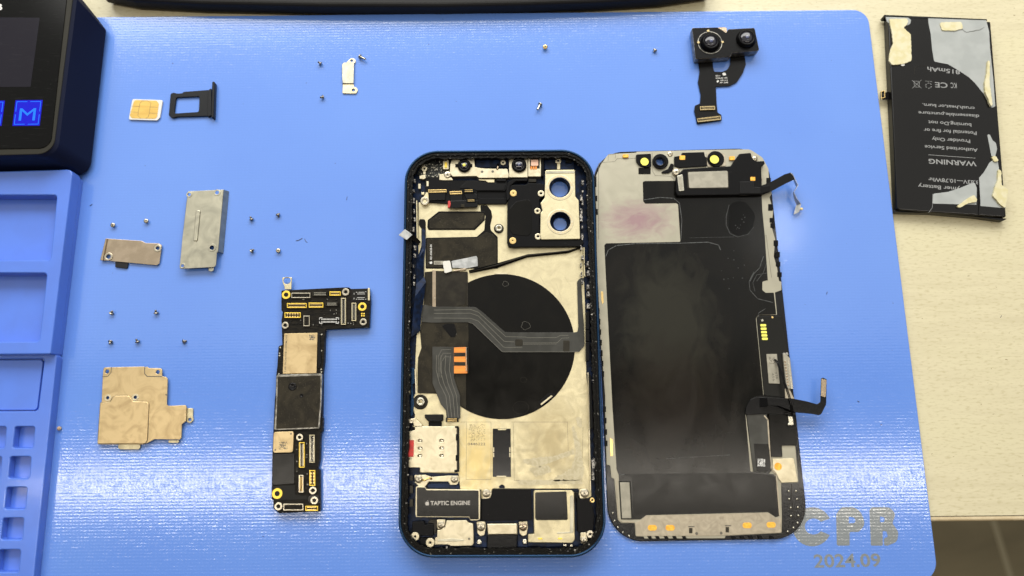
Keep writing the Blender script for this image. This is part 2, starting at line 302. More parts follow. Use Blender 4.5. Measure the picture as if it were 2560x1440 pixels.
# ------------------------------------------------------------------ mesh building
class MB:
    def __init__(s, parent=None): s.v = []; s.f = []; s.mi = []; s.mats = []; s.sm = []
    def _m(s, m):
        if m not in s.mats: s.mats.append(m)
        return s.mats.index(m)
    def raw(s, vs, fs, m, smooth=False):
        k = len(s.v); i = s._m(m)
        s.v += [tuple(v) for v in vs]; s.f += [tuple(q + k for q in f) for f in fs]; s.mi += [i] * len(fs); s.sm += [smooth] * len(fs)
        return s
    def curve(s, loops, z0, z1, m, bev=0.0):
        cu = bpy.data.curves.new('tmp', 'CURVE'); cu.dimensions = '2D'; cu.fill_mode = 'BOTH'
        h = (z1 - z0) / 2; bev = min(bev, h * 0.9)
        cu.extrude = h - bev; cu.bevel_depth = bev; cu.bevel_resolution = 1 if bev < 0.25 else 3; cu.offset = -bev
        for lp in loops:
            sp = cu.splines.new('POLY'); sp.points.add(len(lp) - 1)
            for i, (x, y) in enumerate(lp): sp.points[i].co = (x, y, 0, 1)
            sp.use_cyclic_u = True
        ob = bpy.data.objects.new('tmp', cu); me = ob.to_mesh(); zc = (z0 + z1) / 2
        s.raw([(v.co.x, v.co.y, v.co.z + zc) for v in me.vertices], [tuple(p.vertices) for p in me.polygons], m)
        ob.to_mesh_clear(); bpy.data.objects.remove(ob); bpy.data.curves.remove(cu)
        return s
    def pl(s, spec, z0, z1, m, r=0.2, holes=(), bev=0.05, jit=0, jseed=1, jstep=0.5):
        lp = rounded(parse(spec, z1), r)
        if jit: lp = jitter(lp, jit, jstep, jseed); bev = 0.0
        loops = [lp]
        for h in holes:
            if isinstance(h, str): loops.append(rounded(parse(h, z1), 0.15))
            else: loops.append(circ(at(h[0], h[1], h[2], z1), h[3]))
        return s.curve(loops, z0, z1, m, bev)
    def disc(s, fr, X, Y, r, z0, z1, m, bev=0.04, hole=0, n=28):
        c = at(fr, X, Y, z1); L_ = [circ(c, r, n)]
        if hole: L_.append(circ(c, hole, n))
        return s.curve(L_, z0, z1, m, bev)
    def rect(s, fr, x0, y0, x1, y1, z0, z1, m, r=0.1, bev=0.04, holes=()):
        return s.pl(f'{fr} {x0},{y0} {x1},{y0} {x1},{y1} {x0},{y1}', z0, z1, m, r, holes, bev)
    def box(s, c, size, m, rot=0.0):
        x, y, z = [q / 2 for q in size]; cr, sr = math.cos(rot), math.sin(rot); vs = []
        for dz in (-z, z):
            for dx, dy in ((-x, -y), (x, -y), (x, y), (-x, y)):
                vs.append((c[0] + dx * cr - dy * sr, c[1] + dx * sr + dy * cr, c[2] + dz))
        return s.raw(vs, [(3, 2, 1, 0), (4, 5, 6, 7), (0, 1, 5, 4), (1, 2, 6, 5), (2, 3, 7, 6), (3, 0, 4, 7)], m)
    def lathe(s, c, prof, m, n=24, smooth=True, mtx=None):
        vs = []; fs = []
        for (r, z) in prof:
            for i in range(n):
                a = 2 * math.pi * i / n; v = Vector((r * math.cos(a), r * math.sin(a), z))
                if mtx: v = mtx @ v
                vs.append((c[0] + v.x, c[1] + v.y, c[2] + v.z))
        for j in range(len(prof) - 1):
            for i in range(n):
                fs.append((j * n + i, j * n + (i + 1) % n, (j + 1) * n + (i + 1) % n, (j + 1) * n + i))
        fs.append(tuple(range(n))[::-1]); fs.append(tuple((len(prof) - 1) * n + i for i in range(n)))
        return s.raw(vs, fs, m, smooth)
    def tube(s, pts, r, m, n=8):
        pts = [Vector(p) for p in pts]; vs = []; fs = []
        for k, p in enumerate(pts):
            d = (pts[min(k + 1, len(pts) - 1)] - pts[max(k - 1, 0)]).normalized()
            u = d.cross(Vector((0, 0, 1))); u = u.normalized() if u.length > 1e-3 else Vector((1, 0, 0)); w = d.cross(u)
            for i in range(n):
                a = 2 * math.pi * i / n; q = p + (u * math.cos(a) + w * math.sin(a)) * r; vs.append(q)
        for k in range(len(pts) - 1):
            for i in range(n): fs.append((k * n + i, k * n + (i + 1) % n, (k + 1) * n + (i + 1) % n, (k + 1) * n + i))
        fs.append(tuple(range(n))[::-1]); fs.append(tuple((len(pts) - 1) * n + i for i in range(n)))
        return s.raw(vs, fs, m, True)
    def strip(s, A, Bp, th, m):
        """thin bent sheet between two edge lines of 3D points"""
        A = [Vector(p) for p in A]; Bp = [Vector(p) for p in Bp]; n = len(A); vs = []
        for k in range(n):
            d = (A[min(k + 1, n - 1)] - A[max(k - 1, 0)]); w = Bp[k] - A[k]; no = d.cross(w); no = no.normalized() * th / 2 if no.length > 1e-6 else Vector((0, 0, th / 2))
            vs += [A[k] - no, A[k] + no, Bp[k] + no, Bp[k] - no]
        fs = []
        for k in range(n - 1):
            for i in range(4):
                j = (i + 1) % 4; fs.append((4 * k + i, 4 * k + j, 4 * k + 4 + j, 4 * k + 4 + i))
        fs += [(0, 1, 2, 3), tuple(4 * (n - 1) + q for q in (3, 2, 1, 0))]
        return s.raw(vs, fs, m)
    def loft(s, loops, m, cap=True, smooth=False):
        """loops: lists of 3D points with the same count, bottom to top"""
        n = len(loops[0]); vs = [p for l in loops for p in l]; fs = []
        for k in range(len(loops) - 1):
            for i in range(n): fs.append((k * n + i, k * n + (i + 1) % n, (k + 1) * n + (i + 1) % n, (k + 1) * n + i))
        if cap: fs.append(tuple((len(loops) - 1) * n + i for i in range(n))); fs.append(tuple(range(n))[::-1])
        return s.raw(vs, fs, m, smooth)
    def text(s, fr, txt, p0, p1, h, z, m, th=0.03, bold=0.0, capratio=0.73, space=1.0):
        """lettering whose baseline runs from p0 to p1 (frame units), capitals h frame units tall"""
        a = at(fr, *p0, z); b = at(fr, *p1, z); d = b - a; W = d.length
        cu = bpy.data.curves.new('tmp', 'FONT'); cu.body = txt; cu.size = 1; cu.space_character = space; cu.resolution_u = 3
        cu.fill_mode = 'FRONT'; cu.offset = bold
        ob = bpy.data.objects.new('tmp', cu); me = ob.to_mesh()
        xs = [v.co.x for v in me.vertices]
        if not xs: return s
        x0, x1 = min(xs), max(xs); kx = W / (x1 - x0); hm = h / FR[fr][2] / 6.8; ky = hm / capratio
        u = d.normalized(); w = Vector((-u.y, u.x, 0))
        vs = [a + u * ((v.co.x - x0) * kx) + w * (v.co.y * ky) for v in me.vertices]
        nv = len(vs); top = [(v.x, v.y, z + th) for v in vs]
        s.raw(top, [tuple(p.vertices) for p in me.polygons], m)
        ob.to_mesh_clear(); bpy.data.objects.remove(ob); bpy.data.curves.remove(cu)
        return s
    def out(s, name, parent=None, origin=None, label=None):
        o0 = Vector(parent['_o']) if parent is not None else Vector(origin if origin is not None else (0, 0, 0))
        me = bpy.data.meshes.new(name)
        me.from_pydata([((v[0] - o0.x) * 0.001, (v[1] - o0.y) * 0.001, (v[2] - o0.z) * 0.001) for v in s.v], [], s.f)
        for m in s.mats: me.materials.append(MATS[m])
        for p, mi, sm in zip(me.polygons, s.mi, s.sm): p.material_index = mi; p.use_smooth = sm
        me.update()
        ob = bpy.data.objects.new(name, me); COL.objects.link(ob); ob['_o'] = list(o0)
        if parent is not None: ob.parent = parent
        else: ob.location = o0 * 0.001
        if label: ob['label'] = label
        return ob
def thing(name, label, cat, org, group=None):
    o = bpy.data.objects.new(name, None); COL.objects.link(o); o.empty_display_size = 0.005
    o.location = Vector(org) * 0.001; o['_o'] = list(org); o['label'] = label; o['category'] = cat
    if group: o['group'] = group
    return o
def tag(o, label, cat, group=None):
    o['label'] = label; o['category'] = cat
    if group: o['group'] = group
    return o
def line(mb, fr, pts, w, z, m, th=0.03):
    """thin raised line along frame points, w in mm"""
    q = [at(fr, *p, z) for p in pts]
    for a, b in zip(q, q[1:]):
        d = (b - a); L = d.length
        if L < 1e-6: continue
        mb.box(((a.x + b.x) / 2, (a.y + b.y) / 2, z + th / 2), (L + w * 0.6, w, th), m, math.atan2(d.y, d.x))
    return mb
def screw_head(mb, fr, X, Y, r, z, m='pale_screw', slot='dark_print'):
    c = at(fr, X, Y, z + 0.35); mb.lathe((c.x, c.y, z), [(r, 0), (r, 0.22), (r * 0.85, 0.35), (r * 0.3, 0.38)], m, 18)
    for a in (0.4, 0.4 + math.pi / 2): mb.box((c.x, c.y, z + 0.385), (r * 0.8, r * 0.2, 0.03), slot, a)
    return mb
# ================================================================== the surfaces
FZ = -740.0
f = MB(); f.box((0, 0, FZ - 5), (6000, 6000, 10), 'floor_tile'); o = f.out('floor'); o['kind'] = 'structure'
a = P(2480, 1290, FZ + 0.8); b = P(2535, 1470, FZ + 0.8); d = (b - a).normalized()
f = MB(); c0 = (a + b) / 2; ang = math.atan2(d.y, d.x)
f.box((c0.x, c0.y, FZ + 0.4), (5500, 7.5, 0.8), 'grout', ang); f.box((c0.x - d.x * 420, c0.y - d.y * 420, FZ + 0.35), (7.5, 5500, 0.7), 'grout', ang)
o = f.out('floor_joint_lines'); o['kind'] = 'structure'
TZ = -2.0
yf = P(2450, 1289, TZ).y
table = thing('work_table', 'pale wood grain laminate table top with a light edge strip under the blue mat', 'table', (0, yf + 300, TZ))
f = MB(); f.box((60, yf + 420, TZ - 12.5), (1500, 840, 25), 'laminate'); f.out('tabletop', table)
f = MB(); f.box((60, yf - 0.12, TZ - 12.6), (1500, 0.24, 24.8), 'dark_seam'); f.out('seam', table)
f = MB(); n_ = 7; prof = []
for i in range(n_ + 1):
    q = math.pi / 2 * i / n_; prof.append((-0.25 - 0.7 - 1.0 * math.sin(q), -0.25 - 1.0 + 1.0 * math.cos(q)))
prof = [(-0.25, -0.25)] + prof + [(-1.95, -25.0), (-0.25, -25.0)]
k = len(prof); vs = [(x, yf + p[0], TZ + p[1]) for x in (-690, 810) for p in prof]
f.raw(vs, [(i, (i + 1) % k, k + (i + 1) % k, k + i) for i in range(k)] + [tuple(range(k))[::-1], tuple(range(k, 2 * k))], 'edge_band')
f.out('edge_strip', table)
for sx_ in (-640, 760):
    for yy in (40, 800):
        f = MB(); f.box((sx_, yf + yy, (FZ + TZ - 25) / 2), (45, 45, TZ - 25 - FZ), 'dark_equipment'); f.out('leg', table)
# ------------------------------------------------------------------ blue mat
wm = thing('repair_mat', 'large blue silicone work mat with embossed rows and grey printed letters', 'repair mat', P(1250, 740, -2))
MB().pl('I -700,52 2169,24,42 2347,1454,48 -900,1475', -1.995, 0.0, 'mat_blue', bev=0.25).out('sheet', wm)
def glyph_c(mb):
    s = 'R1 '
    pts = []
    # C
    def arc(cx, cy, rx, ry, a0, a1, n=14): return [(cx + rx * math.cos(R(a0 + (a1 - a0) * i / n)), cy + ry * math.sin(R(a0 + (a1 - a0) * i / n))) for i in range(n + 1)]
    outer = arc(505, 725, 190, 190, -25, -335, 26); inner = arc(520, 722, 85, 78, -325, -35, 18)
    return outer + inner
def pts_loop(fr, pts, z): return [tuple(at(fr, x, y, z)[:2]) for x, y in pts]
f = MB(); z = 0.03
f.curve([pts_loop('R1', glyph_c(f), z)], 0.001, z, 'mat_print')
f.pl('R1 738,600,60 790,535,40 960,535,110 1025,700,100 960,775,40 870,775 870,908 745,908', 0.001, z, 'mat_print', r=0.5, holes=['R1 862,625 925,640,25 925,690,25 862,690'], bev=0.01)
f.pl('R1 1060,535,40 1260,535,60 1315,600,50 1285,690,20 1345,780,60 1330,870,60 1240,908 1205,908 1200,840 1240,820 1225,770 1190,765 1190,908 1075,908', 0.001, z, 'mat_print', r=0.4, holes=['R1 1165,625 1210,635,15 1205,680,15 1165,680'], bev=0.01)
f.out('brand_letters', wm)
MB().text('R1', '2024.09', (528, 1118), (1175, 1108), 118, 0.002, 'mat_print', th=0.03, bold=0.02).out('date_letters', wm)
# ------------------------------------------------------------------ equipment base along the top
f = MB(); top = [(P(x, y, 6.0)) for x, y in ((250, -16), (330, -1), (500, 8), (800, 14), (1100, 15), (1300, 11), (1500, 4), (1650, -5), (1780, -24))]
back = [(top[-1].x, top[-1].y + 90), (top[0].x, top[0].y + 90)]
f.curve([[(p.x, p.y) for p in top] + back], TZ + 0.6, 6.0, 'dark_equipment', 1.6)
o = f.out('equipment_base', origin=(P(1000, 0, TZ))); tag(o, 'dark rounded edge of a piece of equipment behind the blue mat', 'equipment')
# ------------------------------------------------------------------ control unit with touch keys
dv = thing('control_unit', 'dark navy control unit with a black glass front and glowing blue M key', 'control unit', P(60, 200, 0))
def ring3(spec, z, r, n):
    lp = rounded(parse(spec, z), r, seg=5)
    return [(x, y, z) for x, y in lp]
sb = 'V 735,1432,120 868,245,60 795,148,40 560,-60,80 -900,-300,60 -1000,1450,60'
st = 'V 437,1262,130 600,-40,60 560,-150,60 300,-420,80 -900,-480,60 -1000,1300,60'
A0 = ring3(sb, 0.05, 5, 6); A1 = ring3(sb, 2.0, 5, 6); A2 = ring3(st, 15.0, 5, 6); A3 = [(x, y, 15.6) for x, y, z_ in A2]
n_ = min(len(A0), len(A2)); c0 = Vector((sum(p[0] for p in A2) / len(A2), sum(p[1] for p in A2) / len(A2)))
if len(A0) == len(A2):
    mid = [tuple(Vector(a) * (1 - t) + Vector(b) * t + Vector((0, 0, 0))) for a, b in zip(A1, A2) for t in (0.85,)]
    mid = [(x, y, 14.0) for x, y, z_ in mid]
    MB().loft([A0, A1, mid, A2], 'device_navy').out('body', dv)
MB().pl('V 433,1258,130 597,-40,60 557,-150,60 300,-410,80 -890,-470,60 -990,1296,60', 15.0, 15.5, 'device_bezel', r=5, bev=0.3).out('bezel', dv)
MB().pl('V 412,1212,95 548,-30,50 500,-140,60 270,-330,60 -850,-400,60 -950,1235,60', 15.4, 15.75, 'device_glass', r=5, bev=0.1).out('glass', dv)
MB().pl('V -700,135 325,145 250,710 -760,715', 15.70, 15.78, 'device_screen', r=0.3, bev=0.02).out('screen', dv)
def key(pts, letter=None):
    kk = MB().pl('V ' + ' '.join(f'{x},{y}' for x, y in pts), 15.72, 15.79, 'key_blue', r=0.1, bev=0.01).out('touch_key', dv)
    f = MB(); (x0, y0), (x1, y1), (x2, y2), (x3, y3) = pts
    def lerp(u, v):
        ax, ay = x0 + (x1 - x0) * u, y0 + (y1 - y0) * u; bx, by = x3 + (x2 - x3) * u, y3 + (y2 - y3) * u
        return ax + (bx - ax) * v, ay + (by - ay) * v
    i, j, g = 0.06, 0.94, 0.44
    for pp in ([(i, i), (g, i)], [(1 - g, i), (j, i)], [(i, j), (g, j)], [(1 - g, j), (j, j)], [(i, i), (i, g)], [(i, 1 - g), (i, j)], [(j, i), (j, g)], [(j, 1 - g), (j, j)]):
        line(f, 'V', [lerp(*q) for q in pp], 0.22, 15.79, 'key_light', 0.03)
    if letter: f.text('V', letter, lerp(0.20, 0.80), lerp(0.80, 0.795), 118, 15.80, 'key_light', th=0.03, bold=0.0)
    o = f.out('key_symbol', kk)
key([(127, 820), (349, 818), (324, 1028), (102, 1030)], 'M')
key([(-190, 826), (40, 823), (12, 1030), (-215, 1034)])
MB().text('V', 'B', (-36, 84), (18, 82), 62, 15.76, 'white_print', th=0.03, bold=0.03).out('lettering', dv)
# ------------------------------------------------------------------ blue parts tray
tr = thing('parts_tray', 'blue plastic parts tray with large and small compartments beside the mat', 'tray', P(60, 900, 0))
ZU, ZL = 7.7, 4.2
pk = ['T3 -500,203 425,203,25 376,688,25 -500,693', 'T3 -500,786 350,788,25 291,1300,25 -500,1308']
f = MB(); f.pl('T3 -700,45 545,8,45 380,1392,12 -760,1405', 0.02, ZU, 'tray_blue', holes=[], bev=0.7, r=0.5)
f = MB(); cu = rounded(parse('T3 -700,45 546,8,45 378,1396,14 -760,1405', ZU), 0.5)
def ph(spec, z): return rounded(parse(spec, z), 1.0, 6)
f.curve([cu] + [ph(p, ZU) for p in pk], 1.9, ZU, 'tray_blue', 0.55)
f.out('upper_deck', tr)
def floor_of(spec, zt, zf, m='tray_blue'):
    q = MB(); q.curve([rounded(parse(spec, zt), 1.0, 6)], zf - 0.5, zf, m, 0.1); return q
lowp = ['T4 -500,48 285,42,20 243,380,25 -500,384']
rows = [((95, 480), (222, 480), (211, 617), (80, 617)), ((65, 673), (198, 673), (187, 812), (52, 812)), ((42, 870), (172, 870), (160, 1010), (27, 1010)),
        ((18, 1068), (152, 1068), (140, 1207), (4, 1207)), ((-5, 1272), (131, 1272), (119, 1416), (-20, 1416)), ((-28, 1482), (108, 1482), (96, 1630), (-43, 1630))]
for rw in rows:
    for k_ in (0, 1, 2):
        dx = -(rw[1][0] - rw[0][0] + 56) * k_
        lowp.append('T4 ' + ' '.join(f'{x + dx - k_ * 0},{y},14' for x, y in rw))
cl = rounded(parse('T4 -700,22 366,14,20 200,1600,20 -900,1640', ZL), 0.5)
MB().curve([cl] + [ph(p, ZL) for p in lowp], 0.9, ZL, 'tray_blue', 0.45).out('lower_deck', tr)
f = MB(); b1 = rounded(parse('T3 -700,60 543,22,45 376,1390,14 -760,1400', ZU), 0.5)
f.curve([b1], 0.03, 1.95, 'tray_blue', 0.1); f.out('base', tr)
f = MB(); b2 = rounded(parse('T4 -700,30 363,22,20 198,1590,20 -900,1630', ZL), 0.5); f.curve([b2], 0.04, 0.95, 'tray_blue', 0.1); f.out('lower_base', tr)
# raised floor of the long compartment
MB().pl('T4 -480,56 276,50,20 236,374,20 -480,376', 0.9, 2.6, 'tray_blue', r=1, bev=0.3).out('compartment_floor', tr)
# ------------------------------------------------------------------ crumb and dust on the mat
f = MB(); c = P(148, 1071, 0.6); f.lathe((c.x, c.y, 0), [(0.3, 0), (0.75, 0.3), (0.8, 0.8), (0.4, 1.2)], 'crumb', 7, False)
o = f.out('crumb', origin=(c.x, c.y, 0)); tag(o, 'tiny beige crumb beside the blue tray', 'crumb')
def fleck(px, py, w, h, m, lab, ang=0.5, cat='speck', bend=0.2):
    c = P(px, py, 0); f = MB(); s = [(math.cos(ang) * t, math.sin(ang) * t + bend * t * t) for t in (-1, -.4, .2, .7, 1)]
    f.tube([(c.x + x * w, c.y + y * w, h + 0.02) for x, y in s], h, m, 6); o = f.out('lint_fleck', origin=c); tag(o, lab, cat)
fleck(748, 600, 1.3, 0.10, 'dust_dark', 'tangled dark lint fleck above the logic board', 0.4)
fleck(765, 604, 0.9, 0.08, 'dust_dark', 'small dark lint fibre beside the tangled lint above the logic board', -0.9, bend=0.5)
fleck(228, 513, 0.5, 0.12, 'dust_dark', 'short dark fleck beside the top of the blue tray', 0.6)
fleck(2067, 733, 0.5, 0.1, 'dust_dark', 'small dark fleck right of the display panel', 1.2)
fleck(2146, 1004, 0.4, 0.1, 'dust_dark', 'tiny dark fleck right of the bent flex cable', -0.5)
fleck(867, 497, 0.7, 0.07, 'dust_dark', 'faint dark hair fleck between the small screws and the phone housing', 1.4)
fleck(2502, 792, 0.5, 0.1, 'dust_dark', 'dark speck on the bare wooden table', 0.9)
# ================================================================== sim card, sim tray, brackets, screws
sc_ = thing('sim_card', 'white SIM card with gold contacts left of the black SIM tray', 'SIM card', P(363, 273, 0))
MB().pl('V 1083,810,16 1332,818,16 1308,960,10 1285,985,10 1052,978,16', 0.02, 0.75, 'sim_white', bev=0.08).out('card', sc_)
cp = MB().pl('V 1098,818,25 1282,824,25 1300,850,16 1283,972,25 1078,968,25 1062,945,16', 0.74, 0.82, 'sim_gold', r=0.6, bev=0.02).out('contact_plate', sc_)
f = MB(); zc = 0.81
for pts in ([(1078, 868), (1140, 870), (1132, 918), (1068, 915)], [(1140, 870), (1146, 845), (1168, 822)], [(1132, 918), (1128, 945), (1150, 968)], [(1168, 826), (1210, 826), (1236, 845), (1228, 876), (1290, 880)],
            [(1228, 876), (1222, 925), (1285, 929)], [(1222, 925), (1215, 952), (1196, 970)]):
    line(f, 'V', pts, 0.16, zc, 'sim_line', 0.03)
f.out('contact_groove', cp)
st_ = thing('sim_tray', 'black SIM tray with scratched frame lying beside the SIM card', 'SIM tray', P(480, 250, 0))
MB().pl('V 1395,765,20 1420,757,10 1450,765,10 1490,762 1505,750 1710,735 1712,948 1450,955,20 1410,965,20 1380,945,20', 0.05, 1.0, 'tray_metal', r=0.4, holes=['V 1440,796,16 1632,788,14 1626,915,16 1424,928,16'], bev=0.15).out('frame', st_)
MB().pl('V 1735,663,16 1758,668,16 1748,965,14 1725,960,14', 0.0, 2.3, 'tray_metal', r=0.3, bev=0.3).out('face_plate', st_)
MB().pl('V 1700,740 1728,720 1730,940 1697,955', 0.1, 1.5, 'tray_metal', r=0.2, bev=0.15).out('stop_lip', st_)
# small bracket near the top
kb = thing('metal_bracket', 'small pale bent steel bracket near the top between loose screws', 'bracket', P(872, 192, 0))
MB().pl('K7 300,400,20 318,385 420,378,8 415,592 308,592 302,550', 0.5, 1.1, 'shield_steel', r=0.2, bev=0.08).out('raised_plate', kb)
MB().pl('K7 345,384 385,342,14 415,340,14 436,362,14 432,390,8 345,386', 0.1, 0.55, 'steel', r=0.3, holes=[('K7', 396, 366, 0.6)], bev=0.06).out('screw_tab', kb)
MB().pl('K7 308,600 415,596 418,625 445,635,16 458,662,16 440,695,18 305,692,8', 0.05, 0.6, 'steel', r=0.3, holes=[('K7', 414, 660, 0.65)], bev=0.06).out('screw_tab', kb)
f = MB(); a = [(K[0], K[1]) for K in ((306, 592), (306, 602))]; f.strip([at('K7', 304, 590, 0.85), at('K7', 306, 602, 0.45)], [at('K7', 416, 590, 0.85), at('K7', 416, 600, 0.45)], 0.35, 'pale_screw'); f.out('bend', kb)
# rectangular coppery bracket with black tab
cb_ = thing('connector_cover', 'coppery reflective rectangular cover plate with a black tab below two small screws', 'cover plate', P(328, 630, 0))
MB().pl('K3 190,712 650,742 700,770 870,775 912,800,22 880,1030,60 850,1062,20 125,995', 0.5, 1.0, 'bronze_steel', r=0.3, holes=[('K3', 212, 948, 1.0), ('K3', 855, 838, 0.85)], bev=0.08).out('plate', cb_)
for X, Y, r_ in ((212, 948, 1.0), (855, 838, 0.85)):
    MB().disc('K3', X, Y, r_ + 0.62, 0.95, 1.25, 'pale_screw', 0.12, hole=r_ - 0.15).out('screw_collar', cb_)
MB().pl('K3 175,712 196,712 140,998 105,996', 0.2, 1.5, 'bronze_steel', r=0.1, bev=0.1).out('folded_rim', cb_)
MB().pl('K3 305,1015 470,1030 462,1090,14 445,1104,12 300,1085,12', 0.1, 0.7, 'rubber_black', r=0.2, bev=0.1).out('pull_tab', cb_)
# large steel shield with slot
sh = thing('steel_shield', 'tall grey steel shield plate with a ridge and folded right side', 'shield plate', P(505, 575, 0))
Z = 2.6
MB().pl('K3 1250,95,16 1715,72 1645,880 1630,890 1618,1060,20 1590,1085 1145,1108,16 1150,1020 1180,700', Z - 0.5, Z, 'shield_steel', r=0.2, holes=[('K3', 1268, 138, 0.75), ('K3', 1632, 112, 0.85), ('K3', 1565, 832, 0.95), ('K3', 1180, 1068, 0.7)], bev=0.08).out('plate', sh)
f = MB(); top_ = [at('K3', 1716, 74, Z), at('K3', 1644, 882, Z)]; bot_ = [at('K3', 1785, 98, 0.1), at('K3', 1712, 905, 0.1)]
f.strip([top_[0], bot_[0]], [top_[1], bot_[1]], 0.35, 'shield_steel'); f.out('folded_side', sh)
MB().pl('K3 1355,340,22 1412,340,22 1372,745,22 1320,745,22', Z - 0.02, Z + 0.45, 'shield_steel', r=0.7, bev=0.35).out('ridge', sh)
for X, Y, r_, c_ in ((1268, 138, 0.75, 0.35), (1632, 112, 0.85, 0.45), (1565, 832, 0.95, 0.6), (1180, 1068, 0.7, 0.35)):
    MB().disc('K3', X, Y, r_ + c_, Z - 0.02, Z + 0.14, 'shield_steel', 0.06, hole=r_ - 0.1).out('screw_collar', sh)
MB().pl('K3 1520,1090 1590,1085 1585,1130,14 1560,1142,14 1520,1135,14', Z - 1.4, Z - 0.9, 'shield_steel', r=0.3, bev=0.1).out('clip', sh)
# big golden shield
gs = thing('golden_shield', 'large stepped golden stained shield plate at the lower left of the mat', 'shield plate', P(352, 1012, 0))
Z = 1.5
MB().pl('K4 108,600,18 495,592 500,600 520,592,6 535,606 650,608,14 665,625,14 662,685 700,690,18 716,710,18 708,950 720,965 885,958,8 895,975,8 888,1110 850,1140 845,1270,18 830,1285,14 590,1282,16 520,1320,20 480,1330 55,1330,20 50,1310 75,940 90,925 100,690', Z - 0.6, Z, 'golden_steel', r=0.3, holes=[('K4', 142, 640, 0.72), ('K4', 622, 645, 0.72), ('K4', 148, 888, 0.66), ('K4', 410, 884, 0.7)], bev=0.12).out('plate', gs)
MB().pl('K4 78,938,18 170,928,14 205,868,24 350,868,24 390,920,16 520,925,22 538,945,20 520,1300,24 500,1322,14 58,1325,14 52,1305', Z - 0.05, Z + 0.42, 'golden_steel', r=0.4, bev=0.25).out('raised_step', gs)
for X, Y in ((148, 888), (410, 884)):
    MB().disc('K4', X, Y, 1.25, Z - 0.02, Z + 0.1, 'bright_steel', 0.04, hole=0.62).out('screw_collar', gs)
f = MB(); line(f, 'K4', [(500, 600), (498, 660), (522, 686), (660, 688)], 0.3, Z - 0.01, 'dark_print', 0.03); line(f, 'K4', [(185, 600), (180, 650), (150, 685), (100, 688)], 0.25, Z - 0.01, 'dark_print', 0.03)
line(f, 'K4', [(700, 858), (706, 862)], 0.5, Z, 'dark_print', 0.03); line(f, 'K4', [(78, 936), (170, 926), (200, 880), (225, 864), (335, 864), (365, 890), (395, 918), (515, 922), (540, 940), (532, 1270), (512, 1318)], 0.14, Z + 0.005, 'crease_line', 0.03)
f.out('crease', gs)
MB().pl('K4 890,985 958,988 955,1060 962,1100,16 935,1128,20 900,1120,16 888,1080', 0.1, 0.7, 'steel', r=0.4, holes=[('K4', 925, 1095, 0.62)], bev=0.08).out('screw_tab', gs)
MB().pl('K4 248,1328 458,1328 456,1365,14 440,1378,10 265,1378,12 246,1360,10', 0.3, 0.9, 'steel', r=0.4, bev=0.1).out('clip', gs)
MB().pl('K4 722,1290 826,1290 822,1316,8 724,1316,8', 0.3, 0.8, 'steel', r=0.3, bev=0.1).out('clip', gs)
# ------------------------------------------------------------------ loose screws
def screw_mesh(name, r, hh, sr, L_, m, slot='dark_print', shaft=None):
    f = MB(); prof = [(sr * 0.7, -L_), (sr, -L_ + 0.15)]
    k = max(2, int((L_ - 0.2) / 0.22))
    for i in range(k): prof += [(sr, -L_ + 0.2 + i * (L_ - 0.25) / k), (sr * 0.82, -L_ + 0.2 + (i + 0.5) * (L_ - 0.25) / k)]
    prof += [(sr, -0.02), (r * 0.96, 0), (r, hh * 0.3), (r, hh * 0.7), (r * 0.88, hh)]
    f.lathe((0, 0, 0), prof, shaft or m, 20)
    f.lathe((0, 0, 0), [(r * 0.90, hh * 0.9), (r * 0.86, hh + 0.03), (r * 0.5, hh + 0.04)], m, 20)
    for q in range(5): f.box((0, 0, hh + 0.045 + 0.001 * q), (r * 0.95, r * 0.16, 0.03), slot, q * math.pi / 5 * 2)
    me = f.out(name); return me
protos = {'small': screw_mesh('small_screw', 0.88, 0.38, 0.42, 0.95, 'screw_steel'),
          'pale': screw_mesh('disc_screw', 0.88, 0.55, 0.45, 0.75, 'pale_screw'),
          'long': screw_mesh('long_screw', 0.95, 0.45, 0.45, 2.7, 'chrome', shaft='chrome'),
          'dome': screw_mesh('brass_screw', 0.98, 0.6, 0.45, 0.9, 'brass')}
used = set()
def place_screw(kind, px, py, how, az, label, group):
    p = protos[kind]; o = p
    if kind in used: o = p.copy(); COL.objects.link(o)
    used.add(kind)
    r_, L_, h_ = {'small': (0.88, 0.95, 0.38), 'pale': (0.88, 0.75, 0.55), 'long': (0.95, 2.7, 0.45), 'dome': (0.98, 0.9, 0.6)}[kind]
    if how == 'up': q = Matrix.Rotation(R(7), 3, 'X'); zc = L_ + 0.02       # standing on its shaft, head up
    elif how == 'flat': q = Matrix.Rotation(R(52), 3, 'X'); zc = 0.78
    elif how == 'side': q = Matrix.Rotation(R(90 + math.degrees(math.atan2(r_ - 0.42, L_))), 3, 'X'); zc = r_ * 0.93
    elif how == 'down': q = Matrix.Rotation(R(158), 3, 'X'); zc = h_ + 0.35
    elif how == 'tilt': q = Matrix.Rotation(R(118), 3, 'X'); zc = r_ * 0.98
    M4 = (Matrix.Rotation(R(az), 3, 'Z') @ q).to_4x4()
    c = P(px, py, zc); M4.translation = c * 0.001; o.matrix_world = M4
    tag(o, label, 'screw', group)
g = 'loose screws lying on the mat'
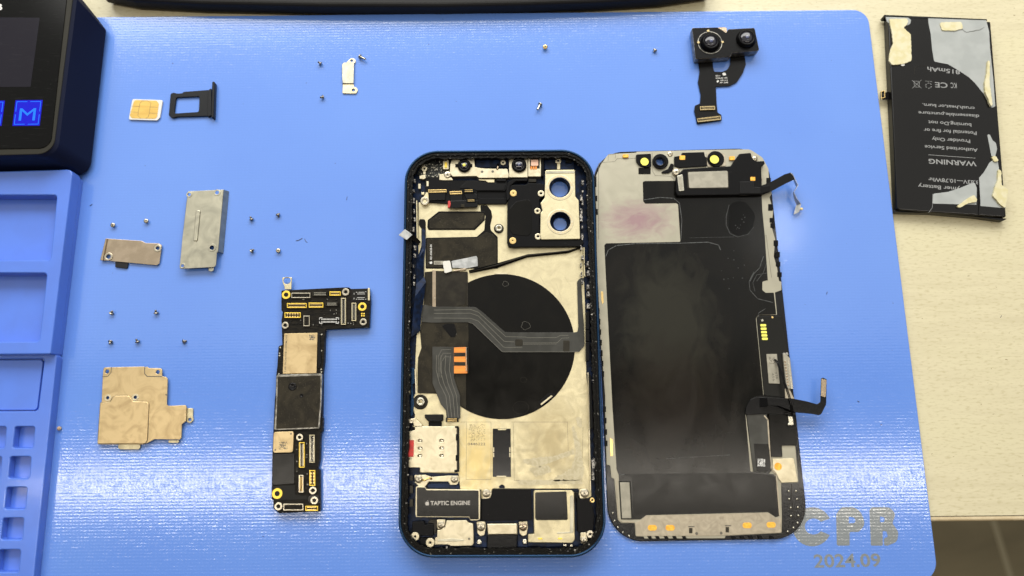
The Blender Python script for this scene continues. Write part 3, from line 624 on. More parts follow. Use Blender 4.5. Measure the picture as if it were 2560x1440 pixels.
S = [('small', 800, 158, 'tilt', 60, 'small dark screw above left of the small bent bracket'), ('small', 806, 243, 'tilt', 110, 'small dark screw below left of the small bent bracket'),
     ('long', 901, 142, 'side', 148 + 90, 'long silver screw lying beside the top tab of the small bracket'), ('dome', 1363, 118, 'up', 0, 'brassy round screw standing above the phone housing'),
     ('pale', 1637, 126, 'flat', 150, 'pale leaning screw left of the camera module'), ('long', 1350, 262, 'side', 65 + 90, 'long silver screw lying alone above the phone housing camera rings'),
     ('pale', 283, 563, 'up', 30, 'pale disc screw closest to the tray above the coppery cover plate'), ('pale', 366, 553, 'up', 80, 'pale disc screw above the right end of the coppery cover plate'),
     ('small', 628, 547, 'tilt', 20, 'small dark screw right of the tall steel shield, upper one nearer the shield'), ('small', 695, 537, 'flat', 200, 'small dark screw at the upper far corner of the four beside the tall shield'),
     ('small', 630, 627, 'side', 300, 'small dark screw lying on its side near the bottom of the tall shield'), ('pale', 696, 627, 'up', 60, 'bright silver slotted screw above the logic board tab'),
     ('small', 279, 782, 'tilt', 325, 'small dark screw nearest the tray in the row below the coppery plate'), ('small', 390, 781, 'tilt', 0, 'small dark screw alone at the far end of the upper pair above the golden shield'),
     ('small', 276, 855, 'side', 175, 'small dark screw above the upper left hole of the golden shield'), ('small', 343, 853, 'tilt', 20, 'small dark screw in the middle of the lower three above the golden shield'),
     ('small', 460, 854, 'flat', 300, 'small shiny brownish screw above the stepped right part of the golden shield')]
for k_, x, y, h_, az, lab in S: place_screw(k_, x, y, h_, az, lab, g)
# ------------------------------------------------------------------ rear camera module
cm = thing('camera_module', 'black twin lens camera module with its flex cable and two gold connectors', 'camera module', P(1800, 150, 0))
Z = 4.4
sil = 'C 692,103,16 1030,95 1150,165,10 1178,120,14 1530,102,22 1592,398,30 1560,412 1228,437,6 1205,490,10 740,522,16'
MB().pl(sil, 0.9, Z, 'shell_silver', r=0.4, bev=0.25).out('housing', cm)
MB().pl('C 697,108,16 1028,99 1148,171,10 1180,125,14 1526,107,22 1586,395,30 1560,406 1224,431,6 1201,484,10 744,515,16', Z - 0.02, Z + 0.10, 'black_plastic', r=0.4, bev=0.04).out('top_label', cm)
MB().pl('C 1030,97 1130,92,12 1160,110 1160,165 1148,168', 1.5, Z - 0.6, 'bronze_steel', r=0.2, bev=0.1).out('corner_tab', cm)
f = MB(); f.disc('C', 935, 300, 4.95, Z + 0.08, Z + 0.32, 'shell_silver', 0.1, hole=4.6, n=40); f.out('retaining_ring', cm)
for X, Y in ((775, 305), (1098, 300), (905, 150)):
    c = at('C', X, Y, Z); MB().box((c.x, c.y, Z + 0.3), (0.9, 0.8, 0.3), 'dull_gold', 0.4).out('ring_tab', cm)
for X, Y, r1 in ((945, 285, 3.35), (1425, 235, 3.45)):
    c = at('C', X, Y, Z + 1.4)
    ln = MB().lathe((c.x, c.y, Z + 0.1), [(r1 + 0.55, 0), (r1 + 0.4, 0.5), (r1, 0.9), (r1, 1.5), (r1 - 0.5, 1.7), (r1 - 0.9, 1.45)], 'lens_ring', 40).out('lens_barrel', cm)
    MB().lathe((c.x, c.y, Z + 0.1), [(r1 - 0.8, 1.3), (r1 - 1.0, 1.6), (r1 - 1.7, 1.85), (0.4, 1.95)], 'lens_glass', 32).out('lens', ln)
    MB().lathe((c.x, c.y, Z + 0.1), [(0.75, 1.955), (0.6, 1.99), (0.2, 2.0)], 'lens_blue', 16).out('inner_lens', ln)
fl = MB().pl('C 775,540 970,540 975,640,20 990,688,20 1100,690,60 1165,660,60 1200,600,40 1210,470 1395,470 1412,590,40 1370,710,60 1290,830,60 1195,880,60 1012,890,12 1015,960 1022,1110 1035,1235,16 1085,1262,14 1092,1340,18 760,1388,18 745,1300 722,1215,14 732,1140,18 800,1112,10 808,1000 772,830,30 795,690', 0.35, 0.62, 'black_flex', r=0.4, bev=0.05).out('flex_cable', cm)
f = MB(); f.text('C', '821-', (1008, 752), (1076, 750), 22, 0.62, 'white_print', bold=0.01); f.text('C', '02643-05', (1010, 785), (1165, 780), 22, 0.62, 'white_print', bold=0.01)
f.text('C', '09113', (1075, 815), (1168, 812), 22, 0.62, 'white_print', bold=0.01); f.text('C', '7P 349', (1062, 846), (1175, 842), 22, 0.62, 'white_print', bold=0.01)
f.pl('C 1095,705 1135,700 1155,735 1105,742', 0.6, 0.66, 'white_print', r=0.5, bev=0.01); f.pl('C 1040,800 1055,815 1032,838 1020,818', 0.6, 0.65, 'white_print', r=0.1, bev=0.01); f.out('cable_print', fl)
def connector(parent, fr, corners, z0, z1, housing, pin, inner='pcb_flat', rows=2, n=12, wall=0.28, name='connector'):
    """board connector: rim, dark well, rows of pins; corners = four frame points clockwise from the long side's start"""
    f = MB(); p = [at(fr, x, y, z1) for x, y in corners]
    c = (p[0] + p[1] + p[2] + p[3]) / 4; u = (p[1] - p[0]); L_ = u.length; u.normalize(); w = (p[3] - p[0]); W = w.length; w.normalize(); ang = math.atan2(u.y, u.x)
    def rc(a, b): return [tuple((c + u * sx * a / 2 + w * sy * b / 2)[:2]) for sx, sy in ((-1, -1), (1, -1), (1, 1), (-1, 1))]
    f.curve([rc(L_, W), rc(L_ - 2 * wall, W - 2 * wall)], z0, z1, housing, 0.05)
    f.curve([rc(L_ - 2 * wall + 0.02, W - 2 * wall + 0.02)], z0, z0 + (z1 - z0) * 0.35, inner, 0.02)
    if W > 1.1: f.curve([rc(L_ - 2 * wall - 0.5, W * 0.22)], z0, z1 - 0.04, inner, 0.02)
    for k in range(n):
        t = -0.5 + (k + 0.5) / n
        for sgn in ((-1, 1) if rows == 2 else (0,)):
            q = c + u * (t * (L_ - 2 * wall - 0.6)) + w * (sgn * W * 0.25)
            f.box((q.x, q.y, (z0 + z1) / 2 + 0.03), (L_ / n * 0.45, W * 0.26, (z1 - z0) * 0.8), pin, ang)
    return f.out(name, parent)
connector(cm, 'C', [(802, 1150), (1000, 1145), (1000, 1195), (805, 1200)], 0.6, 1.25, 'dull_gold', 'dull_gold', n=14)
connector(cm, 'C', [(765, 1312), (1075, 1278), (1080, 1325), (772, 1362)], 0.6, 1.25, 'dull_gold', 'dull_gold', n=22)
# ------------------------------------------------------------------ battery
bt = thing('battery', 'black phone battery with grey liner patches and torn yellow adhesive on the bare table', 'battery', P(2360, 290, TZ))
Z = 2.0
MB().pl('B 160,55,10 845,90,10 950,1395,14 222,1345,20', TZ + 0.02, Z, 'battery_black', r=0.6, bev=0.5).out('pouch', bt)
MB().pl('B 135,45 820,74 822,84 140,60', TZ + 0.8, Z + 0.1, 'battery_black', r=0.1, bev=0.1).out('top_seam', bt)
MB().pl('B 205,1345 460,1360 750,1380 955,1405 930,1418 740,1392 450,1368 200,1362', TZ + 0.3, Z - 1.2, 'battery_black', r=0.1, bev=0.1).out('bottom_seam', bt)
z = Z
lin = ['B 428,66,6 815,80 835,160,10 840,260 862,470 876,655,8 850,668,10 800,575 740,500 700,462 640,422 560,375 468,357,14 455,280 445,170 430,100', 'B 142,50 285,56 314,80,8 308,105 292,115 180,112,8 152,88',
       'B 462,1238,12 560,1226 640,1200 700,1175 738,1162,12 752,1200 750,1312 458,1304,6', 'B 768,1132 800,1095 838,1030 870,1005 892,1020,8 905,1100 925,1200 945,1335 776,1320', 'B 822,842,8 840,845 858,882 880,900,10 888,940 875,990 850,988 835,910']
for s_ in lin: MB().pl(s_, z - 0.02, z + 0.10, 'grey_liner', r=0.15, bev=0.03).out('grey_liner', bt)
yel = [('B 168,72 300,70,20 285,112 262,130 312,175 318,350,20 270,370 190,380,20 166,350 174,285 195,235 186,160,20', 0.55), ('B 505,95,16 650,92,16 662,135,16 600,152,16 520,148,14', 0.4), ('B 826,350,8 840,352,8 838,500 858,640,10 848,660,10 830,610 808,560,14 805,500 820,430', 0.9),
       ('B 735,1245,10 762,1290,16 700,1300 640,1330,14 618,1325,8 655,1295 690,1270', 0.7), ('B 895,1070,12 915,1085,10 918,1180 962,1210,8 945,1338,10 900,1300,20 860,1250,10 875,1190 892,1150', 0.8), ('B 850,990,10 880,985,14 900,1020,8 868,1025,14', 0.6), ('B 640,128,12 780,112,14 815,118,10 770,145,20 680,160,16', 0.25)]
for i, (s_, h_) in enumerate(yel):
    MB().pl(s_, z + 0.06, z + 0.06 + h_, 'yellow_adhesive' if i < 6 else 'grey_liner', r=0.5, bev=0.18, jit=0.10, jseed=i + 3).out('torn_adhesive', bt)
MB().pl('B 240,375,10 268,372,10 275,382,8 255,388,8', z, z + 0.4, 'sim_white', r=0.3, bev=0.1).out('torn_adhesive', bt)
f = MB(); zt = z + 0.02
for tx, p0, p1, h_, bo in (('WARNING', (749, 1024), (430, 1006), 37, 0.02), ('Authorized Service', (757, 938), (404, 914), 27, 0.016), ('Provider Only', (707, 878), (452, 862), 27, 0.016), ('Potential for fire or', (750, 824), (397, 802), 27, 0.016),
                       ('burning.Do not', (715, 770), (428, 751), 27, 0.016), ('disassemble,puncture', (767, 712), (362, 688), 25, 0.016), ('crush,heat,or burn.', (737, 660), (388, 636), 25, 0.016), ('3.83V---10.78Whr', (764, 1152), (428, 1130), 29, 0.016),
                       ('ymer Battery', (640, 1196), (360, 1174), 29, 0.016), ('815mAh', (640, 415), (422, 392), 35, 0.016), ('CE', (556, 500), (472, 495), 42, 0.01), ('KC', (616, 500), (576, 498), 44, 0.005)):
    f.text('B', tx, p0, p1, h_, zt, 'grey_print', th=0.04, bold=bo)
line(f, 'B', [(742, 1001), (430, 979)], 0.18, zt, 'grey_print', 0.04)
for pts in ([(320, 482), (382, 535)], [(382, 480), (322, 535)], [(333, 488), (370, 490), (366, 528), (337, 526), (333, 488)]): line(f, 'B', pts, 0.14, zt, 'grey_print', 0.04)
for a0 in (20, 140, 260):
    line(f, 'B', [(430 + 19 * math.cos(R(a0 + t)), 518 + 17 * math.sin(R(a0 + t))) for t in range(0, 90, 15)], 0.32, zt, 'grey_print', 0.04)
f.text('B', 'Li-ion', (452, 488), (408, 485), 8, zt, 'grey_print', th=0.04)
f.out('printed_text', bt)
f = MB(); a = [at('B', x, y, zz) for x, y, zz in ((185, 530, 0.5), (170, 560, -0.5), (150, 560, -0.2), (118, 575, 0.3))]; b = [at('B', x, y, zz) for x, y, zz in ((190, 600, 0.5), (178, 612, -0.5), (160, 610, -0.2), (125, 612, 0.3))]
f.strip(a, b, 0.15, 'black_flex'); tg = f.out('connector_tail', bt)
connector(tg, 'B', [(112, 556), (140, 548), (143, 595), (113, 605)], 0.3, 1.2, 'brass', 'dark_print', rows=1, n=3, name='plug')
for pts_, w_, m_, h_ in (([(762, 1155), (770, 1300), (765, 1380)], 0.45, 'battery_black', 0.25), ([(458, 1240), (456, 1330), (430, 1365)], 0.12, 'grey_print', 0.03), ([(335, 440), (336, 400), (360, 386), (420, 386)], 0.1, 'smoked_film', 0.05)):
    f = MB(); line(f, 'B', pts_, w_, z, m_, h_); f.out('wrap_seam', bt)
# ================================================================== phone housing
ph_ = thing('phone_housing', 'opened phone housing with blue metal frame and exposed inner parts', 'phone', P(1255, 880, 0))
ZR = 6.6
def corners(spec, z): return [p for p, r_ in parse(spec, z)]
OUT = corners('I 1012.5,376.5 1484,372.5 1517.5,1394 994,1395', ZR)
def inset(c4, d):
    """shrink a quad by d mm"""
    n = 4; out = []
    for i in range(n):
        p = c4[i]; a = c4[i - 1]; b = c4[(i + 1) % n]; u = (a - p).normalized(); v = (b - p).normalized()
        s = math.sin(math.acos(max(-1, min(1, u.dot(v))))); out.append(p + (u + v) * (d / s))
    return out
def rr(d, rad=12.6, c4=OUT): return rounded([(p, None) for p in inset(c4, d)], max(0.8, rad - d), seg=6)
cam_holes = [(at('F1', 1938, 533, 1.0), 3.3), (at('F1', 1944, 946, 1.0), 2.6)]
hl = [circ(c, r_, 36) for c, r_ in cam_holes]
MB().curve([rr(0.5)] + hl, 0.0, 0.9, 'blue_metal', 0.35).out('back_shell', ph_)
fr_ = MB().curve([rr(0), rr(0.95)], 0.5, ZR, 'blue_metal', 0.42).out('frame_band', ph_)
f = MB(); f.curve([rr(0.85), jitter(rr(3.0, 12.0), 0.28, 0.9, 5)], 3.6, 5.7, 'adhesive', 0.0); f.out('adhesive_ledge', ph_)
f = MB(); f.curve([rr(0.9)] + hl, 0.85, 1.2, 'navy_inside', 0.02); f.out('inner_floor', ph_)
# torn foam and springs along the side walls
rnd = random.Random(3)
for side, X0, X1 in (('F1', 205, 240), ('F1', 2190, 2215)):
    for k in range(12):
        y = 420 + k * 110 + rnd.uniform(-20, 20); X = X0 + rnd.uniform(0, 20)
        FRn, yy = ('F1', y) if y < 1400 else ('F2', y - 1326)
        f = MB(); h_ = rnd.uniform(30, 75); w_ = rnd.uniform(8, 18)
        f.pl(f'{FRn} {X - w_},{yy} {X + w_},{yy + 8} {X + w_ * 0.6},{yy + h_ * .5} {X + w_},{yy + h_} {X - w_ * .8},{yy + h_ * 0.9} {X - w_ * .3},{yy + h_ * .5}', 2.4, 4.4, 'torn_foam', r=0.2, bev=0.2, jit=0.08, jseed=k)
        f.out('foam_scrap', ph_)
for yy in (60, 170, 330, 420, 560):
    MB().rect('F2', 2262, yy, 2302, yy + 62, 1.2, 4.6, 'torn_foam', 0.25, 0.2).out('spring_contact', ph_)
for FRn, a_, b_ in (('F2', 660, 870), ('F2', 880, 1010), ('F2', 1020, 1240)):
    MB().rect(FRn, 2250, a_, 2290, b_, 1.2, 4.6, 'black_plastic', 0.2, 0.1).out('side_block', ph_)
MB().pl('F3 2285,60 2310,90 2335,700 2320,735 2300,700', 1.2, 5.4, 'black_plastic', r=0.3, bev=0.2).out('side_block', ph_)
MB().pl('F4 2320,100 2350,60 2365,130 2345,200 2350,330 2320,330 2325,220', 1.2, 4.6, 'torn_foam', r=0.2, bev=0.2, jit=.08).out('foam_scrap', ph_)
for yy in (40, 150, 240): MB().rect('F3', 132, yy, 160, yy + 70, 1.2, 4.8, 'steel', 0.1, 0.1).out('spring_contact', ph_)
# steel plate
ZP = 1.9
mp_ = MB().pl('F1 268,690 1330,690 1330,1225 2215,1225 F2 2215,0 2240,600 2255,1439 F3 2285,300 2310,1439 F4 2315,520 2200,600 2160,433 1150,433 1150,555 1000,555 990,440 760,436 740,250 F3 300,1240 200,690 225,560 195,440 195,380 230,300 225,0 F2 240,1000 268,600 268,0 F1 262,1180', 1.2, ZP, 'steel', r=0.3, bev=0.06,
          holes=['F4 1222,430 1222,400,14 1255,383,16 1288,400,14 1288,430 ']).out('steel_plate', ph_)
MB().pl('F1 1330,700 2215,700 2215,1225 1330,1225', 1.2, 1.5, 'pcb_flat', r=.1).out('shadow_well', ph_) if False else None
_c = at('F3', 950, 1080, ZP) - Vector(ph_['_o']); add_soft_patch('steel', (_c.x * 0.001, _c.y * 0.001), (0.010, 0.016), (0.60, 0.47, 0.20))
_c = at('F3', 1850, 880, ZP) - Vector(ph_['_o']); add_soft_patch('steel', (_c.x * 0.001, _c.y * 0.001), (0.013, 0.018), (0.36, 0.30, 0.17))
# graphite pads in the upper left
MB().pl('F1 1000,725 1075,722 1128,790,40 1140,860,30 1118,960,30 1122,1020,40 1205,1100,30 F2 1207,150 352,150 350,40 F1 352,1110,20 955,1098,20 1045,1020 1055,890 1060,850 1000,790,30', ZP - 0.02, ZP + 0.12, 'black_film', r=0.4, bev=0.05).out('black_film', ph_)
MB().pl('F1 375,900 505,797,16 1052,797,16 1052,900 935,1018,14 385,1018,20 370,985,12', ZP, ZP + 0.18, 'black_film', r=0.4, bev=0.06).out('graphite_outline', ph_)
MB().pl('F1 395,905 515,818,14 1040,815,16 1038,892 925,1000,12 398,1000,14', ZP + 0.17, ZP + 0.24, 'graphite_film', r=0.4, bev=0.03).out('graphite_pad', ph_)
MB().pl('F1 362,1122,14 960,1112 1070,1040,30 1150,1070,20 1192,1120,14 F2 1192,135 372,135 362,100', ZP + 0.10, ZP + 0.20, 'graphite_film', r=0.4, bev=0.03).out('graphite_pad', ph_)
f = MB(); f.text('F1', '821-02628-05', (425, 1370), (425, 1190), 24, ZP + 0.21, 'white_print', bold=0.01)
f.text('F2', 'E225', (460, 95), (530, 93), 30, ZP + 0.33, 'dark_print', bold=0.02); f.out('film_print', ph_)
def apple_mark(mb, fr, cx, cy, s_, z, m, ang=0.0):
    """bitten apple: body outline, leaf"""
    body = [(0, 30), (14, 36), (30, 36), (41, 27), (33, 18), (30, 4), (34, -8), (43, -16), (36, -32), (26, -44), (16, -46), (0, -42), (-16, -46), (-28, -42), (-40, -22), (-44, 2), (-38, 24), (-26, 35), (-13, 36)]
    leaf = [(0, 44), (2, 56), (12, 67), (18, 68), (17, 56), (8, 46)]
    ca, sa = math.cos(ang), math.sin(ang)
    for shp, r_ in ((body, 5), (leaf, 3)):
        t = ' '.join(f'{cx + s_ * (x * ca - y * sa):.2f},{cy - s_ * (x * sa + y * ca):.2f},{r_ * s_:.1f}' for x, y in shp)
        mb.pl(f'{fr} ' + t, z - 0.01, z + 0.03, m, r=0.1, bev=0.005)
f = MB(); apple_mark(f, 'F1', 412, 1405, 0.36, ZP + 0.21, 'white_print', math.pi / 2); f.out('maker_mark', ph_)
MB().rect('F2', 448, 58, 590, 102, ZP + 0.2, ZP + 0.32, 'sticker', 0.1, 0.02).out('sticker', ph_)
# charging coil film
MB().curve([circ(at('I', 1255, 863, 2.1), 183.5 / 6.78, 90)], ZP - 0.03, 2.1, 'black_film', 0.06).out('charging_coil', ph_)
fm = MB().pl('F2 340,190 470,175 850,185 860,1000 830,1440 F3 830,480 720,420 480,305 258,300,10 255,0 F2 262,1200 300,1090 285,900 330,600', 2.05, 2.28, 'graphite_film', r=0.3, bev=0.05).out('side_film', ph_)
MB().pl('F2 430,165,10 472,165,10 472,640 430,655', 2.26, 2.42, 'bronze_steel', r=0.2, bev=0.05).out('film_fold', ph_)
MB().rect('F2', 835, 300, 852, 580, 2.1, 2.36, 'smoked_film', 0.1, 0.04).out('film_fold', ph_)
MB().pl('F2 475,200 845,200 815,575 475,640', 2.26, 2.33, 'smoked_film', r=0.3, bev=0.03).out('smoked_patch', ph_)
MB().pl('F2 1165,200 1320,200 1315,215 1170,215', 2.08, 2.2, 'bright_steel', r=0.1, bev=0.03).out('coil_clip', ph_)
MB().pl('F3 1710,425 1840,322 1855,335 1720,442', 2.08, 2.2, 'bright_steel', r=0.1, bev=0.03).out('coil_clip', ph_)
MB().pl('F3 1710,450 1850,345 1890,335 1880,300 1800,300 1690,400', 2.09, 2.16, 'black_plastic', r=0.2, bev=0.03).out('coil_clip_pad', ph_)
f = MB()
for ox, oy, k in ((1298, 330, 34), (1538, 825, 52), (685, 918, 32)):
    line(f, 'F2', [(ox + k * (1 + .12 * math.sin(a * 5)) * math.cos(a), oy + k * .9 * (1 + .15 * math.cos(a * 3)) * math.sin(a)) for a in [i * 0.35 for i in range(19)]], 0.07, 2.33, 'flex_line', 0.02)
f.out('glue_ring', ph_)
f = MB()
for ox, oy, k in ((1510, 140, 38), (1478, 470, 95)):
    line(f, 'F3', [(ox + k * math.cos(a), oy + k * .8 * math.sin(a)) for a in [i * 0.35 for i in range(19)]], 0.06, 2.12, 'smoked_film', 0.02)
f.out('glue_ring', ph_)
# long wireless charging flex
zf = 2.55
cf = MB().pl('F2 318,575 445,600 940,604,60 1020,660,60 1290,900,40 1400,905 2080,905,20 2150,900,20 2160,840 2145,300,30 2180,262,40 2225,255 2228,300 2195,320 2210,600 2225,800 2235,1060,50 2170,1135,40 1260,1140,70 900,790,50 860,785 430,790 300,780', 2.28, zf, 'grey_flex', r=0.4, bev=0.05).out('charging_flex', ph_)
f = MB()
for off, ex in ((0, [(1300, 955), (1530, 960), (1560, 968), (1900, 965), (1950, 940), (2040, 940)]), (45, [(1280, 1010), (1400, 1018)]), (105, [(1270, 1075), (1300, 1085), (1495, 1080)])):
    pts = [(450, 640 + off * 0.9), (880, 632 + off), (975, 665 + off)] + ex
    line(f, 'F2', pts, 0.13, zf, 'flex_line')
line(f, 'F2', [(1505, 1030), (1910, 1028), (1965, 972), (2050, 970)], 0.12, zf, 'flex_line'); line(f, 'F2', [(1505, 1045), (1900, 1042)], 0.10, zf, 'flex_line')
line(f, 'F2', [(860, 785), (910, 800), (1260, 1135), (2170, 1135)], 0.12, zf, 'flex_line')
f.out('flex_traces', cf)
MB().rect('F2', 1412, 985, 1500, 1065, zf - 0.05, zf + 0.1, 'smoked_film', 0.4, 0.04).out('flex_pad', cf)
MB().rect('F2', 1980, 1000, 2055, 1130, zf - 0.05, zf + 0.06, 'smoked_film', 0.2, 0.03).out('flex_pad', cf)
MB().pl('F2 540,820 610,800 690,800 720,900,20 700,960,20 650,960,20 600,900', 2.3, 2.42, 'black_plastic', r=0.4, bev=0.05).out('foam_pad', ph_)
# dock flex with orange connector
zd = 3.2
df = MB().pl('F2 430,1075 690,1078 690,1400 685,1440 F3 730,250,40 760,330 760,600 600,610 590,500 530,430 475,290 432,180 430,0', 2.5, zd, 'grey_flex', r=0.3, bev=0.06).out('dock_flex', ph_)
f = MB()
for k in range(4):
    line(f, 'F3', [(480 + k * 55, -150), (475 + k * 52, 20), (515 + k * 50, 180), (590 + k * 42, 330), (622 + k * 38, 590)], 0.12, zd, 'flex_line')
for k in range(3): line(f, 'F2', [(500 + 20 * k, 1439), (500 + 20 * k, 1190 + 30 * k), (540 + 20 * k, 1110 + 40 * k), (650, 1108 + 45 * k)], 0.10, zd, 'flex_line')
f.out('flex_traces', df)
oc = MB().pl('F2 686,1082 832,1078 845,1380 845,1390 686,1392', zd - 0.02, zd + 0.35, 'copper_flex', r=0.15, bev=0.06).out('orange_connector', ph_)
for y0, y1 in ((1145, 1190), (1255, 1300)): MB().rect('F2', 688, y0, 822, y1, zd + 0.3, zd + 0.40, 'smoked_film', 0.1, 0.02).out('flex_stiffener', oc)
f = MB()
for k in range(20):
    c = at('F2', 832, 1088 + k * 14.2, zd + 0.6); f.box((c.x, c.y, zd + 0.45), (0.45, 0.22, 0.5), 'chrome')
f.out('contact_row', oc)
MB().rect('F2', 846, 1070, 860, 1390, zd - 0.3, zd + 0.5, 'pcb_flat', 0.05, 0.04).out('connector_rim', oc)
# SIM reader
sr = MB().pl('F3 222,692 720,692,8 722,1235 282,1238 282,1180 140,1178,16 150,750,14 222,735', 2.0, 3.5, 'bright_steel', r=0.2, bev=0.15,
     holes=[f'F3 {x - 30},{y},12 {x - 14},{y - 16},14 {x + 18},{y - 16},14 {x + 30},{y},12 {x + 18},{y + 18},14 {x - 14},{y + 18},14' for x, y in ((284, 862), (284, 950), (281, 1040), (540, 860), (540, 948), (540, 1037))]).out('sim_reader', ph_)
MB().pl('F3 140,853,10 212,853,10 208,1050,10 140,1056,10', 3.4, 3.62, 'red_mark', r=0.3, bev=0.06).out('moisture_indicator', ph_)
f = MB()
for x, y in ((284, 862), (284, 950), (281, 1040), (540, 860), (540, 948), (540, 1037)):
    MB().rect('F3', x - 10, y - 12, x + 22, y + 12, 2.2, 3.1, 'chrome', 0.2, 0.1).out('spring_contact', sr)
MB().rect('F3', 726, 700, 748, 1230, 1.9, 3.0, 'pcb_flat', 0.1, 0.05).out('reader_edge', sr)
for a_, b_, c_, d_ in ((700, 688, 738, 712), (195, 700, 220, 735), (690, 1205, 730, 1238), (708, 780, 738, 860), (706, 1030, 738, 1100)):
    MB().rect('F3', a_, b_, c_, d_, 2.5, 3.62, 'black_plastic', 0.1, 0.08).out('reader_clip', sr)
MB().pl('F3 335,550,14 560,548,14 558,625,16 520,640 385,640,12 340,590,14', 2.0, 4.2, 'black_flex', r=0.4, bev=0.4).out('rubber_block', ph_)
MB().rect('F3', 385, 640, 540, 690, 1.9, 2.8, 'black_plastic', 0.1, 0.1).out('rubber_block', ph_)
connector(ph_, 'F3', [(590, 588), (740, 590), (740, 640), (588, 640)], 2.2, 3.4, 'circuit_black', 'brass', n=10)
f = MB(); f.disc('F3', 288, 402, 2.75, ZP - 0.02, ZP + 0.35, 'graphite_film', 0.2, hole=1.25); f.out('round_gasket', ph_)
f = MB(); f.disc('F3', 290, 398, 1.45, ZP + 0.1, 3.6, 'chrome', 0.15, hole=0.7); f.out('screw_post', ph_)
f = MB(); f.disc('F1', 1218, 1002, 1.9, ZP - 0.02, ZP + 0.25, 'smoked_film', 0.12, hole=1.2); f.out('round_gasket', ph_)
MB().disc('F1', 1218, 995, 1.3, ZP + 0.1, 3.2, 'chrome', 0.15, hole=0.62).out('screw_post', ph_)
MB().disc('F1', 340, 672, 1.75, ZP, 3.4, 'pale_screw', 0.3, hole=0.7).out('screw_post', ph_)
MB().pl('F1 358,570 382,575 388,660,10 350,720 300,700 330,620', ZP, 3.0, 'steel', r=0.3, bev=0.1).out('post_tab', ph_)
MB().pl('F3 150,600,16 230,595,16 280,640 320,690 215,690 205,655 160,640', 2.0, 3.7, 'bright_steel', r=0.3, bev=0.12).out('antenna_tab', ph_)
MB().disc('F3', 180, 628, 0.85, 3.6, 3.9, 'pale_screw', 0.12, hole=0.3).out('screw_post', ph_)
# below the SIM reader
MB().pl('F3 215,1268 350,1265 420,1290 630,1275 740,1275,20 748,1340,30 720,1385,20 640,1385 620,1345 390,1345 350,1400 270,1400 225,1360', 2.0, 3.2, 'bright_steel', r=0.3, bev=0.12).out('antenna_bracket', ph_)
f = MB(); screw_head(f, 'F3', 268, 1320, 1.35, 3.2); f.out('screw', ph_)
f = MB(); screw_head(f, 'F3', 692, 1318, 1.3, 3.2); f.out('screw', ph_)
f = MB(); f.tube([at('F3', 300, 1325, 3.6), at('F3', 340, 1330, 3.9), at('F3', 375, 1305, 3.7), at('F3', 425, 1312, 3.5)], 0.35, 'brass'); f.out('gold_spring', ph_)
MB().pl('F4 365,375 620,370 750,400 750,440 380,425', 1.5, 2.6, 'navy_inside', r=0.2, bev=0.2).out('rubber_block', ph_)
f = MB(); f.text('F3', '0446222', (848, 915), (1058, 915), 30, ZP + 0.005, 'dark_print', th=0.01, bold=0.01); f.out('serial_number', mp_)
f = MB(); rnd = random.Random(11)
for i in range(20):
    for j in range(20):
        if rnd.random() < 0.34: c = at('F3', 866 + i * 9.8, 670 + j * 9.8, ZP); f.box((c.x, c.y, ZP + 0.01), (0.17, 0.17, 0.02), 'smoked_film')
f.out('etched_code', mp_)
for pts_ in ([(770, 640), (1125, 640), (1125, 1320), (830, 1320), (835, 650)], [(1370, 640), (2030, 640), (2040, 980)], [(1390, 660), (1400, 1330), (2200, 1340), (2215, 700)]):
    f = MB(); line(f, 'F3', pts_, 0.12, ZP, 'crease_line', 0.015); f.out('stamped_line', mp_)
for pts_ in ([(1900, 330), (1960, 520)], [(2000, 250), (2060, 340)], [(1700, 230), (1760, 330)]):
    f = MB(); line(f, 'F2', pts_, 0.05, ZP, 'crease_line', 0.01); f.out('scratch', mp_)
# black battery strip on the plate
MB().pl('F3 1145,718 1358,718 1362,1290 1145,1290', ZP - 0.02, ZP + 0.22, 'black_flex', r=0.15, bev=0.05).out('black_strip', ph_)
MB().pl('F3 1200,722 1310,722 1300,735 1212,735', ZP + 0.2, ZP + 0.32, 'steel', r=0.1, bev=0.03).out('strip_clip', ph_)
MB().pl('F3 1190,1278 1305,1278 1305,1290 1190,1290', ZP + 0.2, ZP + 0.32, 'bright_steel', r=0.1, bev=0.03).out('strip_clip', ph_)
for a_, b_ in ((940, 995), (1005, 1055)):
    for X in (1150, 1342): MB().rect('F3', X, a_, X + 12, b_, ZP + 0.1, ZP + 0.3, 'bright_steel', 0.05, 0.03).out('strip_clip', ph_)
# bottom row: vibration motor, speaker
zt = 4.2
te = MB().pl('F4 232,415,18 255,403,14 340,405,14 362,440 985,445,16 1000,470 995,800,14 960,812 880,812,14 862,775 235,772,16 228,740', 1.3, zt, 'bright_steel', r=0.2, bev=0.15).out('vibration_motor', ph_)
MB().pl('F4 246,420,12 338,420,12 360,452 978,455,14 980,798,12 882,798 865,765 246,762,12', zt - 0.02, zt + 0.12, 'black_film', r=0.2, bev=0.04).out('motor_label', te)
f = MB(); f.text('F4', 'TAPTIC ENGINE', (408, 630), (878, 625), 46, zt + 0.13, 'taptic_print', bold=0.022); apple_mark(f, 'F4', 370, 608, 0.55, zt + 0.13, 'taptic_print'); f.out('label_print', te)
f = MB()
for ox, oy, k in ((450, 672, 20), (425, 710, 16), (820, 655, 36)): line(f, 'F4', [(ox + k * math.cos(a), oy + k * .5 * math.sin(a)) for a in [i * 0.4 for i in range(16)]], 0.07, zt + 0.12, 'smoked_film', 0.02)
f.out('glue_ring', te)
MB().pl('F4 1140,435,10 1600,440,14 1610,810,14 1380,812 1080,820 1015,810 1018,560 1120,545 1135,480', 1.3, 3.9, 'black_plastic', r=0.3, bev=0.15).out('dock_cover', ph_)
